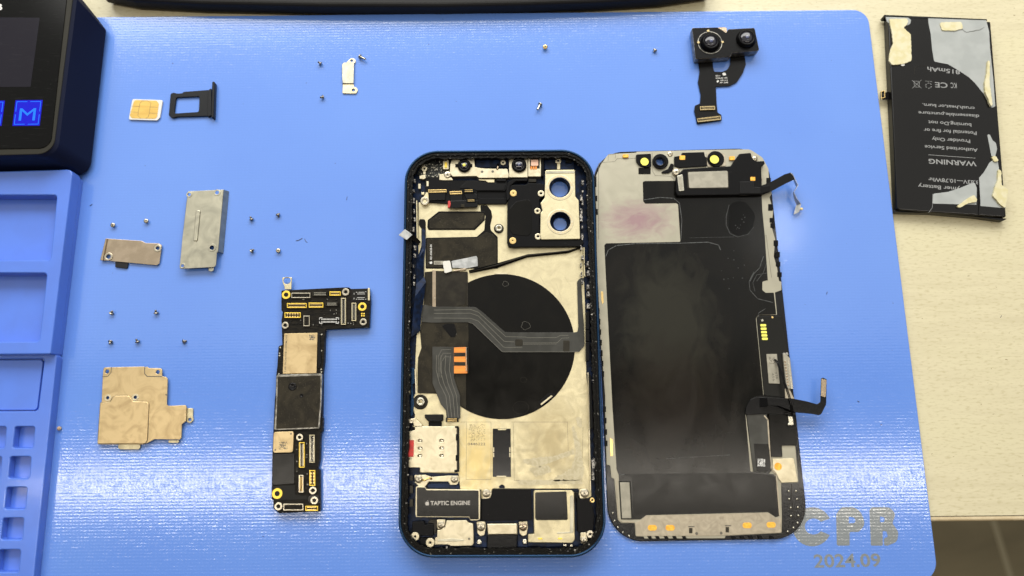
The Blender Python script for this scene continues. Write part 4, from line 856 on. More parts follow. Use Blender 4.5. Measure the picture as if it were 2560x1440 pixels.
MB().pl('F4 1030,455,16 1130,455 1130,510,20 1095,555,20 1030,555', 2.0, 3.6, 'bright_steel', r=0.2, bev=0.1).out('screw_tab', ph_)
f = MB(); screw_head(f, 'F4', 1070, 490, 1.45, 3.6); f.out('screw', ph_)
zs = 4.3
sp = MB().pl('F4 1628,470,22 1650,455,16 2085,455,20 2110,480,16 2118,1040,20 2085,1080,16 1562,1072,8 1562,978 1635,970 1632,820', 1.3, zs, 'steel', r=0.3, bev=0.25).out('speaker', ph_)
MB().pl('F4 1648,478,16 2020,466,16 2035,795,20 2020,806 1660,808,16 1648,780', zs - 0.02, zs + 0.14, 'black_film', r=0.3, bev=0.05).out('speaker_label', sp)
MB().pl('F4 2060,520,20 2100,505,16 2105,560 2100,960,16 1905,970,10 1910,950 2060,945', zs - 0.02, zs + 0.12, 'shield_steel', r=0.3, bev=0.08).out('speaker_rib', sp)
for pts in ('F4 1605,1000 1660,1012 1725,1010,14 1740,1025,10 1725,1042,14 1650,1045 1605,1050', 'F4 2058,995 2000,1010 1935,1008,14 1918,1022,10 1930,1040,14 2000,1045 2055,1050'):
    q = MB().pl(pts, zs - 0.02, zs + 0.06, 'steel', r=0.2, bev=0.02).out('contact_spring', sp)
for X in (1710, 1945): MB().rect('F4', X - 28, 1016, X + 24, 1036, zs + 0.05, zs + 0.16, 'gold_pad', 0.3, 0.04).out('gold_contact', sp)
MB().pl('F4 2120,475 2165,478 2165,540 2180,560,10 2280,548,16 2330,640,30 2350,760,30 2335,950 2150,955 2140,560 2110,520', 1.3, 4.0, 'black_plastic', r=0.4, bev=0.2).out('corner_block', ph_)
MB().pl('F4 2175,440 2250,430,30 2285,470,30 2275,530,30 2180,555 2165,500', 2.0, 4.2, 'bright_steel', r=0.3, bev=0.12).out('screw_tab', ph_)
f = MB(); screw_head(f, 'F4', 2235, 490, 1.5, 4.2); f.out('screw', ph_)
MB().disc('F4', 2325, 572, 0.9, 2.5, 4.2, 'brass', 0.2, hole=0.3).out('screw_post', ph_)
MB().pl('F4 2185,955 2250,950 2270,1050,20 2240,1090,20 2195,1085,20 2182,1040', 2.0, 4.0, 'bright_steel', r=0.3, bev=0.12).out('screw_tab', ph_)
f = MB(); screw_head(f, 'F4', 2222, 1045, 1.1, 4.0); f.out('screw', ph_)
MB().disc('F4', 2300, 975, 1.35, 2.0, 4.4, 'pale_screw', 0.2, hole=0.35).out('screw_post', ph_)
# lower left speaker module
lm = MB().pl('F4 595,812 835,808 865,838,10 915,850,12 922,1085,16 900,1112 650,1118,14 620,1100 455,1100,14 462,1015 485,1010 485,920 520,925,20 580,890,20 590,840', 1.3, 3.9, 'bright_steel', r=0.3, bev=0.25).out('speaker_module', ph_)
MB().pl('F4 485,1035,14 620,1028 650,1020 690,1022 720,1030 810,1035,14 810,1052,14 700,1060 640,1058 490,1058,14', 3.88, 4.05, 'shield_steel', r=0.3, bev=0.08).out('module_rib', lm)
MB().disc('F4', 866, 1028, 0.4, 3.88, 3.95, 'dark_print', 0.02).out('module_hole', lm)
MB().pl('F4 485,800 580,800 585,860,20 560,915,20 500,915,20 485,890', 2.0, 3.6, 'bright_steel', r=0.3, bev=0.12).out('screw_tab', ph_)
f = MB(); screw_head(f, 'F4', 535, 865, 1.3, 3.6); f.out('screw', ph_)
MB().pl('F4 190,825,10 330,820 345,870 370,850 450,850 440,1000,10 190,985', 1.3, 3.6, 'black_plastic', r=0.3, bev=0.2).out('corner_block', ph_)
MB().pl('F4 370,840 405,800 480,795 485,900 455,1010 445,900 440,845', 1.3, 3.2, 'smoked_film', r=0.2, bev=0.1).out('corner_flex', ph_)
MB().disc('F4', 225, 1003, 1.5, 2.0, 4.2, 'bright_steel', 0.2, hole=0.35).out('screw_post', ph_)
MB().disc('F4', 405, 1075, 1.6, 2.0, 3.8, 'bright_steel', 0.2, hole=0.35).out('screw_post', ph_)
MB().pl('F4 270,1010 440,1010 350,1110 290,1100', 1.3, 2.4, 'black_plastic', r=0.3, bev=0.2).out('corner_block', ph_)
# charging port
pt = MB().pl('F4 1075,852,10 1435,848,10 1438,985 1430,1140 1080,1140 1085,985', 1.3, 3.4, 'black_flex', r=0.2, bev=0.25).out('charging_port', ph_)
MB().pl('F4 1075,850,12 1436,846,12 1440,980 1088,985', 1.5, 4.0, 'bright_steel', r=0.2, bev=0.4).out('port_shell', pt)
for X, m in ((1008, 'pale_screw'), (1507, 'bronze_steel')):
    MB().pl(f'F4 {X - 55},825 {X + 50},820 {X + 55},900 {X + 40},985,20 {X - 10},1000,20 {X - 45},960', 1.5, 3.3, 'bright_steel', r=0.4, bev=0.15).out('port_bracket', ph_)
    f = MB(); screw_head(f, 'F4', X - 2, 888, 1.45, 3.3, m); f.out('screw', ph_)
for X, Y in ((985, 1068), (1525, 1062)): MB().disc('F4', X, Y, 0.9, 1.5, 2.8, 'chrome', 0.3).out('contact_pin', ph_)
for X0, X1 in ((930, 1078), (1440, 1560)): MB().rect('F4', X0, 990, X1, 1130, 1.2, 2.2, 'navy_inside', 0.2, 0.2).out('port_seal', ph_)
# upper zone: board in the corner
cbz = 2.2
MB().pl('F1 300,250,30 400,190 640,180 640,395 345,400 290,380 250,360', 1.2, cbz, 'parts_speckle', r=0.4, bev=0.08).out('corner_circuit', ph_)
for X, Y, w_, h_ in ((435, 270, 30, 12), (480, 290, 14, 20), (520, 275, 20, 12), (500, 345, 16, 26), (460, 300, 12, 12), (380, 370, 16, 12), (430, 380, 20, 12), (480, 375, 12, 18), (530, 300, 10, 22), (400, 340, 12, 12)):
    MB().rect('F1', X, Y, X + w_, Y + h_, cbz, cbz + 0.4, 'sticker', 0.05, 0.05).out('chip', ph_)
MB().disc('F1', 335, 290, 1.15, 1.5, 3.2, 'bright_steel', 0.15, hole=0.4).out('screw_post', ph_)
MB().pl('F1 320,310 350,310 350,355 320,355', 1.5, 3.0, 'bright_steel', r=0.1, bev=0.08).out('post_tab', ph_)
MB().pl('F1 275,375,10 350,358 352,405 330,418 280,412,10', 1.5, 3.3, 'bright_steel', r=0.2, bev=0.15).out('spring_block', ph_)
MB().rect('F1', 555, 185, 625, 300, 1.5, 3.6, 'steel', 0.3, 0.2).out('sensor_cage', ph_)
MB().rect('F1', 575, 215, 605, 280, 3.5, 3.8, 'gold_pad', 0.2, 0.1).out('sensor_contact', ph_)
MB().pl('F1 512,358 560,352 600,395 660,395 675,428 560,430 512,425', 1.5, 3.2, 'bright_steel', r=0.2, bev=0.12).out('screw_tab', ph_)
f = MB(); screw_head(f, 'F1', 610, 360, 1.35, 3.2); f.out('screw', ph_)
# front camera cage
zc = 3.9
cg = MB().pl('F1 660,190 790,170,10 925,165,8 935,270 1000,285 1060,290 1320,295 1338,370 1328,400 985,402 950,380 670,385 635,345 640,240', 1.3, zc, 'bright_steel', r=0.3, bev=0.15).out('front_camera_cage', ph_)
for X, Y in ((1020, 328), (1145, 325)): MB().disc('F1', X, Y, 0.5, zc - 0.01, zc + 0.04, 'dark_print', 0.01).out('cage_hole', cg)
MB().rect('F1', 1338, 162, 1560, 395, 1.3, zc, 'bright_steel', 0.2, 0.15).out('camera_bracket', ph_)
fb = MB().rect('F1', 1565, 152, 1718, 385, 1.3, zc + 0.2, 'bright_steel', 0.35, 0.15).out('projector_cage', ph_)
MB().rect('F1', 1585, 170, 1702, 290, zc + 0.18, zc + 0.26, 'smoked_film', 0.1, 0.02).out('projector_recess', fb)
MB().rect('F1', 1598, 185, 1685, 258, zc + 0.25, zc + 0.4, 'pink_chip', 0.3, 0.08).out('projector_chip', fb)
f = MB()
for k in range(3): f.rect('F1', 1592 + k * 28, 265, 1612 + k * 28, 302, zc + 0.22, zc + 0.3, 'copper_flex', 0.05, 0.02)
f.out('projector_traces', fb)
def lens(fr, X, Y, r0, z0, parent, name='front_lens'):
    c = at(fr, X, Y, z0 + 1)
    l = MB().lathe((c.x, c.y, z0), [(r0, 0), (r0, 0.7), (r0 * 0.9, 1.0), (r0 * 0.7, 1.1), (r0 * 0.62, 0.85)], 'lens_ring', 36).out(name, parent)
    MB().lathe((c.x, c.y, z0), [(r0 * 0.6, 0.8), (r0 * 0.5, 1.0), (0.15, 1.25)], 'lens_glass', 24).out('lens_glass', l)
    return l, c
l, c = lens('F1', 807, 252, 2.6, zc - 0.05, cg)
MB().lathe((c.x, c.y, zc + 1.18), [(0.62, 0), (0.62, 0.12), (0.1, 0.2)], 'yellow_pad', 18).out('lens_pupil', l)
for X in (716, 890): MB().rect('F1', X - 14, 235, X + 14, 272, zc - 0.02, zc + 0.3, 'lens_ring', 0.1, 0.05).out('lens_ear', cg)
l, c = lens('F1', 1458, 245, 2.9, zc - 0.05, ph_, 'front_lens')
MB().lathe((c.x, c.y, zc + 1.15), [(0.7, 0), (0.6, 0.12), (0.1, 0.2)], 'lens_blue', 18).out('lens_pupil', l)
MB().rect('F1', 940, 185, 1330, 275, 1.2, 2.6, 'navy_inside', 0.2, 0.2).out('sensor_housing', ph_)
MB().disc('F1', 1268, 218, 1.05, 2.4, 3.6, 'bright_steel', 0.15, hole=0.35).out('screw_post', ph_)
f = MB(); f.tube([at('F1', 1205, 240, 3.0), at('F1', 1208, 270, 3.4), at('F1', 1200, 300, 4.1)], 0.4, 'bronze_steel'); f.out('gold_spring', ph_)
MB().rect('F1', 1755, 170, 2110, 300, 1.2, 2.6, 'navy_inside', 0.2, 0.2).out('antenna_block', ph_)
MB().disc('F1', 1922, 197, 1.15, 2.4, 3.4, 'bright_steel', 0.15, hole=0.4).out('screw_post', ph_)
MB().rect('F1', 1908, 222, 1945, 300, 2.4, 3.2, 'steel', 0.1, 0.1).out('post_tab', ph_)
# black flexes over the top
MB().pl('F1 345,405 640,400 680,430 970,430 1070,440 1090,460 1165,460 1170,420 1310,425 1330,500 1290,560,20 965,555 960,620 1000,640 1320,640 1310,710,8 970,712 600,705 380,690 350,560 340,460', 1.95, 2.9, 'black_plastic', r=0.4, bev=0.15).out('sensor_flex', ph_)
MB().pl('F1 735,530 850,430 1000,440 1070,455 1300,470 1280,545 960,550 850,520', 2.85, 3.1, 'black_flex', r=0.4, bev=0.08).out('flex_layer', ph_)
MB().pl('F1 975,418 1165,418 1165,455 1090,455 1060,435 985,430', 1.9, 3.3, 'steel', r=0.1, bev=0.1).out('flex_clip', ph_)
for pts, z0_ in (('F1 385,565 590,560 585,665 395,668', 3.2), ('F1 640,575 790,575 790,680 640,678', 3.3), ('F1 800,580 930,575 965,600 962,650 830,650', 3.1)):
    MB().pl(pts, 2.8, z0_ + 0.3, 'black_flex', r=0.3, bev=0.25).out('flex_loop', ph_)
connector(ph_, 'F1', [(382, 540), (595, 535), (598, 572), (385, 575)], 3.1, 3.9, 'brass', 'brass', n=12)
connector(ph_, 'F1', [(635, 560), (778, 556), (780, 592), (640, 596)], 3.2, 4.0, 'brass', 'brass', n=10)
connector(ph_, 'F1', [(795, 530), (925, 530), (925, 574), (797, 574)], 3.3, 4.0, 'black_plastic', 'brass', n=8)
MB().pl('F1 640,672,8 970,660 965,745,8 690,760,10 635,755', 2.8, 3.9, 'black_flex', r=0.3, bev=0.2).out('flex_plug', ph_)
connector(ph_, 'F1', [(830, 652), (945, 648), (948, 684), (835, 688)], 3.7, 4.3, 'black_plastic', 'brass', n=8)
MB().pl('F1 615,672,10 640,670,8 650,710 635,755,8 612,750,8', 2.8, 4.3, 'red_mark', r=0.3, bev=0.2).out('red_tab', ph_)
MB().rect('F1', 768, 712, 812, 748, 3.8, 4.2, 'graphite_film', 0.1, 0.08).out('square_chip', ph_)
# antenna module beside the cameras
zm = 4.0
am = MB().pl('F1 1330,480 1530,480 1570,455 1755,470 1755,610 1700,660 1700,1090 1700,1120 2190,1130 2230,1170 2190,1215 1480,1222 1400,1225,20 1330,1215,30 1315,1160 1318,690,20 1345,640 1335,560', 1.3, zm, 'black_plastic', r=0.5, bev=0.35).out('antenna_module', ph_)
MB().pl('F1 1325,450,30 1380,415,50 1560,405 1560,440 1420,440,40 1350,500,40 1350,640 1310,690 1300,560', 1.3, zm + 0.3, 'black_plastic', r=0.6, bev=0.3).out('module_wall', am)
MB().pl('F1 1420,680,60 1590,650,60 1605,740 1605,1050,40 1560,1090,40 1380,1070,30 1345,1010,40 1350,760,30', zm - 0.02, zm + 0.15, 'black_film', r=0.8, bev=0.08).out('module_cover', am)
for X, Y in ((1390, 582), (1383, 1145)):
    f = MB(); f.disc('F1', X, Y, 1.3, zm - 0.1, zm + 0.3, 'brass', 0.1, hole=0.28); f.out('screw', ph_)
for X, Y, r_ in ((1718, 585, 1.3), (1676, 793, 1.25), (1683, 1095, 1.3)):
    MB().disc('F1', X, Y, r_, 2.0, zm + 0.25, 'bright_steel', 0.2, hole=0.45).out('screw_post', ph_)
MB().rect('F1', 1570, 415, 1660, 450, 2.0, zm + 0.2, 'smoked_film', 0.1, 0.1).out('flex_clip', ph_)
# camera bracket with two round openings
zb = 4.6
hb = [(at('F1', 1940, 515, zb), 4.75), (at('F1', 1946, 920, zb), 4.6)]
lp = rounded(parse('F1 1768,325,20 1780,308,14 2108,303,20 2120,320,10 2125,620 2165,670 2182,1125,10 1720,1132,10 1708,1080 1712,820 1735,790 1712,700 1760,640', zb), 0.3)
cb2 = MB().curve([lp] + [circ(c, r_, 44) for c, r_ in hb], zb - 1.0, zb, 'steel', 0.2).out('camera_bracket', ph_)
MB().pl('F1 1775,322 2112,318 2114,345 1778,350', zb - 0.02, zb + 0.12, 'shield_steel', r=0.2, bev=0.05).out('bracket_fold', cb2)
for (c, r_), (c2, r2) in zip(hb, cam_holes):
    f = MB(); f.curve([circ(c, r_ + 0.45, 44), circ(c, r_ - 0.7, 44)], zb - 0.6, zb + 0.12, 'bright_steel', 0.12); rg = f.out('lens_ring', cb2)
    f = MB()
    for k in range(40):
        if k % 10 in (0,): continue
        a = 2 * math.pi * k / 40; f.box((c.x + (r_ - 0.15) * math.cos(a), c.y + (r_ - 0.15) * math.sin(a), zb + 0.13), (0.34, 0.3, 0.06), 'brass', a)
    f.out('ring_teeth', rg)
    # sloping inner wall down to the opening in the back
    n_ = 44; top_ = [(c.x + (r_ - 0.65) * math.cos(2 * math.pi * i / n_), c.y + (r_ - 0.65) * math.sin(2 * math.pi * i / n_), zb - 0.5) for i in range(n_)]
    low_ = [(c2.x + (r2 - 0.02) * math.cos(2 * math.pi * i / n_), c2.y + (r2 - 0.02) * math.sin(2 * math.pi * i / n_), 0.9) for i in range(n_)]
    MB().loft([low_, top_], 'lens_ring', cap=False, smooth=True).out('opening_wall', cb2)
# stray flex along the left edge and the lifted grey tab
f = MB(); a = [at('F2', x, y, z_) for x, y, z_ in ((310, -330, 2.5), (300, -120, 3.2), (245, 60, 5.0), (240, 330, 4.2), (225, 480, 5.2), (200, 700, 5.0), (180, 960, 4.0))]
b = [at('F2', x, y, z_) for x, y, z_ in ((350, -300, 2.5), (350, -100, 2.8), (330, 60, 3.0), (330, 250, 3.0), (355, 310, 3.2), (300, 700, 3.2), (285, 890, 3.0))]
f.strip(a, b, 0.2, 'navy_inside'); f.out('side_flex', ph_)
f = MB(); a = [at('F1', x, y, z_) for x, y, z_ in ((295, 1160, 3.0), (215, 1075, 5.6), (185, 1040, 6.9), (105, 1008, 7.6))]
b = [at('F1', x, y, z_) for x, y, z_ in ((262, 1200, 3.0), (180, 1110, 5.4), (120, 1135, 7.0), (30, 1078, 7.7))]
f.strip(a[:3], b[:3], 0.15, 'black_flex'); tb = f.out('antenna_tail', ph_)
MB().pl('F1 30,1078,6 105,1008,6 195,1075,8 125,1136,8', 7.3, 7.6, 'silver_tape', r=0.3, bev=0.06).out('tail_tab', tb)
MB().pl('F1 272,888,24 340,890,24 352,930 352,1130 300,1135 300,1000 270,960', ZP - 0.02, ZP + 0.25, 'black_plastic', r=0.3, bev=0.08).out('foam_pad', ph_)
MB().pl('F3 180,0 220,0 225,180 195,200 215,420 200,560 165,580 175,300', 1.3, 2.4, 'blue_metal', r=0.3, bev=0.2).out('side_wall_inset', ph_)
# battery pull strips across the plate
f = MB(); a = [at('F2', x, y, z_) for x, y, z_ in ((860, 172, 3.2), (1200, 85, 3.0), (1560, -20, 2.9))]; b = [at('F2', x, y, z_) for x, y, z_ in ((870, 205, 2.4), (1200, 140, 2.3), (1560, 15, 2.3))]
a += [at('F1', 2030, 1265, 2.8), at('F1', 2140, 1235, 2.8)]; b += [at('F1', 2040, 1290, 2.3), at('F1', 2200, 1228, 2.3)]
f.strip(a, b, 0.3, 'black_plastic'); f.out('diagonal_strip', ph_)
f = MB(); q = [at('F2', x, y, z_) for x, y, z_ in ((875, 190, 3.2), (1200, 108, 3.1), (1560, -8, 3.0))] + [at('F1', 2040, 1268, 2.9), at('F1', 2190, 1225, 2.9)]
f.tube(q, 0.28, 'smoked_film'); f.out('strip_edge', ph_)
MB().pl('F2 655,60 950,0 965,20 970,120 840,145 670,140', 2.4, 2.7, 'silver_tape', r=0.3, bev=0.06).out('scuffed_tape', ph_)
MB().pl('F2 670,175 780,150 830,145 830,165 700,182', 2.3, 2.75, 'bronze_steel', r=0.2, bev=0.08).out('contact_tongue', ph_)
MB().pl('F2 550,65,20 640,52,20 665,180,20 575,208,20', 2.9, 3.3, 'white_plastic', r=0.6, bev=0.12).out('white_tab', ph_)

# thin steel lip along the side walls, scuffs on the plate
f = MB(); line(f, 'F1', [(252, 690), (258, 1150)], 0.3, 2.0, 'steel', 1.8); f.out('wall_lip', ph_)
f = MB(); line(f, 'F1', [(2222, 1240), (2224, 1439)], 0.3, 2.0, 'steel', 1.6); line(f, 'F2', [(2224, 100), (2232, 250)], 0.3, 2.0, 'steel', 1.6); f.out('wall_lip', ph_)
f = MB(); line(f, 'F3', [(2270, 60), (2300, 1439)], 0.3, 2.0, 'bright_steel', 1.2); f.out('wall_lip', ph_)
f = MB(); line(f, 'F3', [(232, 20), (245, 290)], 0.45, 1.9, 'bright_steel', 1.2); f.out('wall_lip', ph_)
rnd = random.Random(21)
for k, spec in enumerate(('F3 1900,1290 2080,1180 2130,1010 2080,700 2110,680 2180,900 2230,1180 2210,1330 1840,1340', 'F3 1500,1080 1900,1040 2100,960 2130,1020 1900,1090 1700,1180 1520,1130', 'F4 1420,330 2180,330 2240,380 1480,395', 'F3 1560,1190 1800,1150 1850,1230 1650,1290', 'F3 2120,560 2200,600 2210,720 2150,690')):
    MB().pl(spec, ZP - 0.02, ZP + 0.03, 'scuff', r=0.6, bev=0.0, jit=0.25, jseed=k + 40).out('scuff_mark', mp_)
# lumps of torn black adhesive on the ledge
rnd = random.Random(31); rin = rr(2.3, 12.2); f = MB()
def along(path, t):
    L_ = [0]
    for i in range(len(path)): L_.append(L_[-1] + (Vector(path[i]) - Vector(path[(i + 1) % len(path)])).length)
    q = t * L_[-1]
    for i in range(len(path)):
        if q <= L_[i + 1]: return Vector(path[i]).lerp(Vector(path[(i + 1) % len(path)]), (q - L_[i]) / max(1e-6, L_[i + 1] - L_[i]))
lip = jitter(rr(1.0, 12.3), 0.10, 1.1, 8); lip2 = jitter(rr(1.9, 12.2), 0.22, 0.9, 9)
MB().curve([lip, lip2], 5.6, 6.15, 'adhesive', 0.0).out('adhesive_bead', ph_)
for k in range(95):
    p = along(rin, rnd.random()); p = p + Vector((rnd.uniform(-1.1, 1.1), rnd.uniform(-1.1, 1.1))); r_ = rnd.uniform(0.12, 0.42)
    MB().lathe((p.x, p.y, 5.65), [(r_, 0), (r_ * .8, r_ * .5), (0.05, r_ * .7)], 'torn_foam' if k % 3 == 0 else 'adhesive', 7, False).out('adhesive_crumb', ph_)
for FRn, X, Y, w_, h_, m, z_ in (('F1', 360, 440, 26, 60, 'bright_steel', 3.2), ('F1', 262, 470, 30, 60, 'bright_steel', 2.6), ('F1', 300, 570, 36, 30, 'steel', 3.0), ('F1', 355, 175, 60, 22, 'black_plastic', 3.4), ('F1', 460, 200, 50, 30, 'black_plastic', 3.0), ('F1', 700, 160, 50, 18, 'torn_foam', 4.6),
                          ('F1', 1000, 150, 160, 22, 'black_plastic', 4.0), ('F1', 1190, 410, 110, 30, 'black_flex', 3.6), ('F1', 1725, 160, 25, 220, 'black_plastic', 4.2), ('F1', 2010, 180, 70, 40, 'black_plastic', 3.6), ('F1', 2190, 1060, 30, 60, 'torn_foam', 3.6), ('F1', 2180, 820, 30, 80, 'torn_foam', 4.2), ('F1', 2182, 600, 26, 70, 'torn_foam', 4.0),
                          ('F4', 160, 400, 40, 90, 'smoked_film', 3.4), ('F4', 160, 560, 40, 90, 'smoked_film', 3.4), ('F4', 160, 280, 40, 60, 'smoked_film', 3.4), ('F4', 630, 1110, 40, 30, 'black_plastic', 4.0), ('F4', 1980, 1090, 40, 26, 'chrome', 3.4), ('F4', 2060, 1095, 30, 26, 'chrome', 3.4), ('F4', 990, 450, 20, 370, 'black_plastic', 3.5)):
    MB().rect(FRn, X, Y, X + w_, Y + h_, 1.2, z_, m, 0.15, 0.1).out('inner_clip', ph_)
MB().pl('F1 940,540 1330,540 1330,660 940,660', 1.2, 2.3, 'black_plastic', r=.2, bev=.1).out('sensor_flex', ph_)
# ================================================================== display assembly
dp = thing('display_panel', 'removed phone display lying face down with black film and metal backplate', 'display panel', P(1745, 865, 0))
ZG, ZB = 1.0, 1.5
DO = corners('I 1481.5,381 1917.5,369 2024,1347 1522,1355', ZG)
dh = [(at('D1', 755, 185, ZB), 1.45)]
lp = rounded([(p, None) for p in DO], 12.2, seg=6)
MB().curve([lp, circ(dh[0][0], dh[0][1], 24)], 0.02, ZG, 'panel_glass', 0.22).out('front_glass', dp)
plate = 'D1 75,360,120 135,215,100 215,105,40 500,92 520,80 1250,62 1700,55,90 1830,140,60 1895,260,80 1900,420 1930,520 1905,560 1945,700 1925,860 1965,1000 1950,1180 1985,1300 2005,1439 D2 2030,100 2030,190 1962,215 1985,450 1795,452,30 1768,480,30 1845,1290 1750,1305,60 1660,1420,60 D3 1655,0 1735,640 1900,650 1935,600 1920,470 2040,470 2032,352 2175,352 2210,740,16 2025,748 2035,1100 2032,1270 1440,1300 1440,1325 590,1328 585,1308 500,1305 490,1165 345,1165,30 312,1130,30 275,700 245,690 232,560 195,555 180,0 D2 180,1300 130,700 110,250 95,0 D1 95,1350 85,700'
pm = MB().pl(plate, ZG - 0.1, ZB, 'panel_plate', r=0.4, holes=[('D1', 755, 185, 1.45)], bev=0.06).out('backplate', dp)
c = at('D1', 520, 800, ZB) - Vector(dp['_o']); add_soft_patch('panel_plate', (c.x * 0.001, c.y * 0.001), (0.0150, 0.0085), (0.25, 0.14, 0.17))  # purple stain on the upper plate
# notches at the plate edge
for X, Y, h_ in ((75, 395, 110), (84, 570, 58), (90, 712, 62)):
    MB().rect('D1', X - 16, Y - h_ / 2, X + 14, Y + h_ / 2, ZB - 0.05, ZB + 0.1, 'black_plastic', 0.1, 0.05).out('edge_notch', dp)
for X, Y, h_ in ((1895, 420, 130), (1915, 665, 70), (1930, 800, 50), (1938, 855, 50), (1972, 1040, 60), (1990, 1160, 60), (1995, 1260, 50), (2010, 1370, 50)):
    MB().rect('D1', X - 24, Y - h_ / 2, X + 24, Y + h_ / 2, ZB - 0.1, ZB + 0.1, 'black_plastic', 0.15, 0.05).out('edge_notch', dp)
for k in range(7):
    X = 112 + k * 8; Y = 380 + k * 110; MB().rect('D2', X - 12, Y, X + 10, Y + 60, ZB - 0.1, ZB + 0.08, 'black_plastic', 0.1, 0.04).out('edge_notch', dp)
for k in range(4): MB().rect('D3', 158 + k * 5, -60 + k * 120, 190 + k * 5, k * 120, ZB - 0.1, ZB + 0.08, 'black_plastic', 0.1, 0.04).out('edge_notch', dp)
for X in (620, 700, 790, 880, 980, 1500, 1590, 1680, 1780, 1900):
    MB().pl(f'D3 {X},1300 {X + 40},1298 {X + 60},1335 {X + 20},1335', ZB - 0.1, ZB + 0.08, 'black_plastic', r=0.1, bev=0.04).out('edge_notch', dp)
MB().pl('D2 135,205 158,205 165,320 150,340 140,300', ZB - 0.02, ZB + 0.1, 'brass', r=0.1, bev=0.03).out('edge_contact', dp)
MB().pl('D3 228,270 262,290 262,460 235,465', ZB - 0.02, ZB + 0.1, 'brass', r=0.1, bev=0.03).out('edge_contact', dp)
f = MB(); line(f, 'D1', [(112, 1000), (110, 210), (130, 195), (280, 185), (305, 155), (500, 150)], 0.15, ZB, 'dark_print', 0.02); line(f, 'D1', [(672, 95), (680, 290), (705, 330), (870, 340), (910, 380)], 0.15, ZB, 'dark_print', 0.02)
line(f, 'D1', [(210, 180), (215, 110), (290, 108), (285, 150)], 0.12, ZB, 'dark_print', 0.02)
line(f, 'D1', [(1845, 970), (1870, 960), (1900, 1200), (1925, 1400)], 0.15, ZB, 'dark_print', 0.02); f.out('pressed_crease', pm)
# main film
zf = ZB + 0.10
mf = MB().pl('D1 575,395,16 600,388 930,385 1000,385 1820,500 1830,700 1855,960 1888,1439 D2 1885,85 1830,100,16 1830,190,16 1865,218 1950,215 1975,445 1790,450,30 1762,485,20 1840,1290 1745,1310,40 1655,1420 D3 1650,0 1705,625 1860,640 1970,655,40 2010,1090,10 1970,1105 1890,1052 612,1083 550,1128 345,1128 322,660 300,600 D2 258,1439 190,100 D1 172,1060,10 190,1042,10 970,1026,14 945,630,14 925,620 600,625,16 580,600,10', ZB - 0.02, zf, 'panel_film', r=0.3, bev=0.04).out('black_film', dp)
c = at('D2', 850, 620, ZB) - Vector(dp['_o']); add_soft_patch('panel_film', (c.x * 0.001, c.y * 0.001), (0.0170, 0.028), (0.022, 0.021, 0.015), edge=1.85, core=1.15, amt=0.85)  # soft lighter grey patch blended into the film colour
c = at('D2', 900, 1350, ZB) - Vector(dp['_o']); add_soft_patch('panel_film', (c.x * 0.001, c.y * 0.001), (0.019, 0.020), (0.014, 0.0105, 0.008), edge=2.0, core=1.0, amt=0.7)  # browner patch blended into the film colour further down
MB().pl('D3 330,650 1720,640 1960,665,40 1990,1080 1960,1085 1890,1035 620,1065 480,1085,14 460,680', zf - 0.01, zf + 0.08, 'black_film', r=0.4, bev=0.03).out('lower_film', dp)
MB().pl('D1 1480,620,90 1640,590,120 1760,740,120 1720,930,90 1570,975,90 1470,900,90', zf - 0.01, zf + 0.018, 'film_wet', r=2.0, bev=0.0).out('glossy_patch', mf)
for fr_, pts_, w_ in (
    ('D1', [(1065, 985), (1530, 975)], 0.07),
    ('D1', [(185, 1180), (215, 1110), (300, 1065), (500, 1045), (980, 1040), (1260, 1030), (1370, 1060), (1390, 1110)], 0.3),
    ('D1', [(590, 585), (760, 560), (900, 570), (960, 620), (985, 800), (975, 1000)], 0.25),
    ('D1', [(1480, 640), (1450, 760), (1450, 850), (1490, 940), (1570, 975), (1680, 945), (1740, 870)], 0.16),
    ('D1', [(1840, 1180), (1800, 1300), (1740, 1360), (1700, 1439)], 0.22),
    ('D2', [(1740, 0), (1690, 100), (1700, 190), (1780, 280), (1940, 320)], 0.2),
    ('D2', [(1790, 470), (1790, 430), (1860, 385)], 0.2),
    ('D2', [(1880, 10), (1770, 30), (1730, 110), (1750, 200)], 0.12),
    ('D1', [(1875, 1240), (1840, 1350), (1770, 1439)], 0.12),
    ('D3', [(330, 655), (700, 670), (1090, 660)], 0.3),
    ('D3', [(820, 490), (1490, 450)], 0.14),
    ('D3', [(1500, 645), (1700, 655), (1900, 650)], 0.12),
    ):
    f = MB(); line(f, fr_, pts_, w_, zf, 'smear', 0.02); f.out('film_smear', mf)

for k, (fr, X, Y) in enumerate((('D1', 1630, 745), ('D1', 1615, 790), ('D1', 1635, 820), ('D1', 1600, 850), ('D1', 1570, 875), ('D1', 1548, 855), ('D1', 1560, 890), ('D1', 1585, 885), ('D1', 1645, 770),
                               ('D1', 1530, 1120), ('D1', 1470, 1200), ('D1', 1530, 1215), ('D1', 1640, 1270), ('D1', 1575, 1300), ('D1', 1425, 1420), ('D1', 1400, 1330), ('D2', 1525, 60), ('D2', 1620, 65), ('D2', 1470, 70), ('D2', 1480, 175))):
    c = at(fr, X, Y, zf); rr_ = 0.16 + 0.05 * (k % 3)
    MB().lathe((c.x, c.y, zf - 0.01), [(rr_, 0), (rr_ * .8, 0.08), (0.05, 0.14)], 'smear', 8).out('dust_speck', mf)
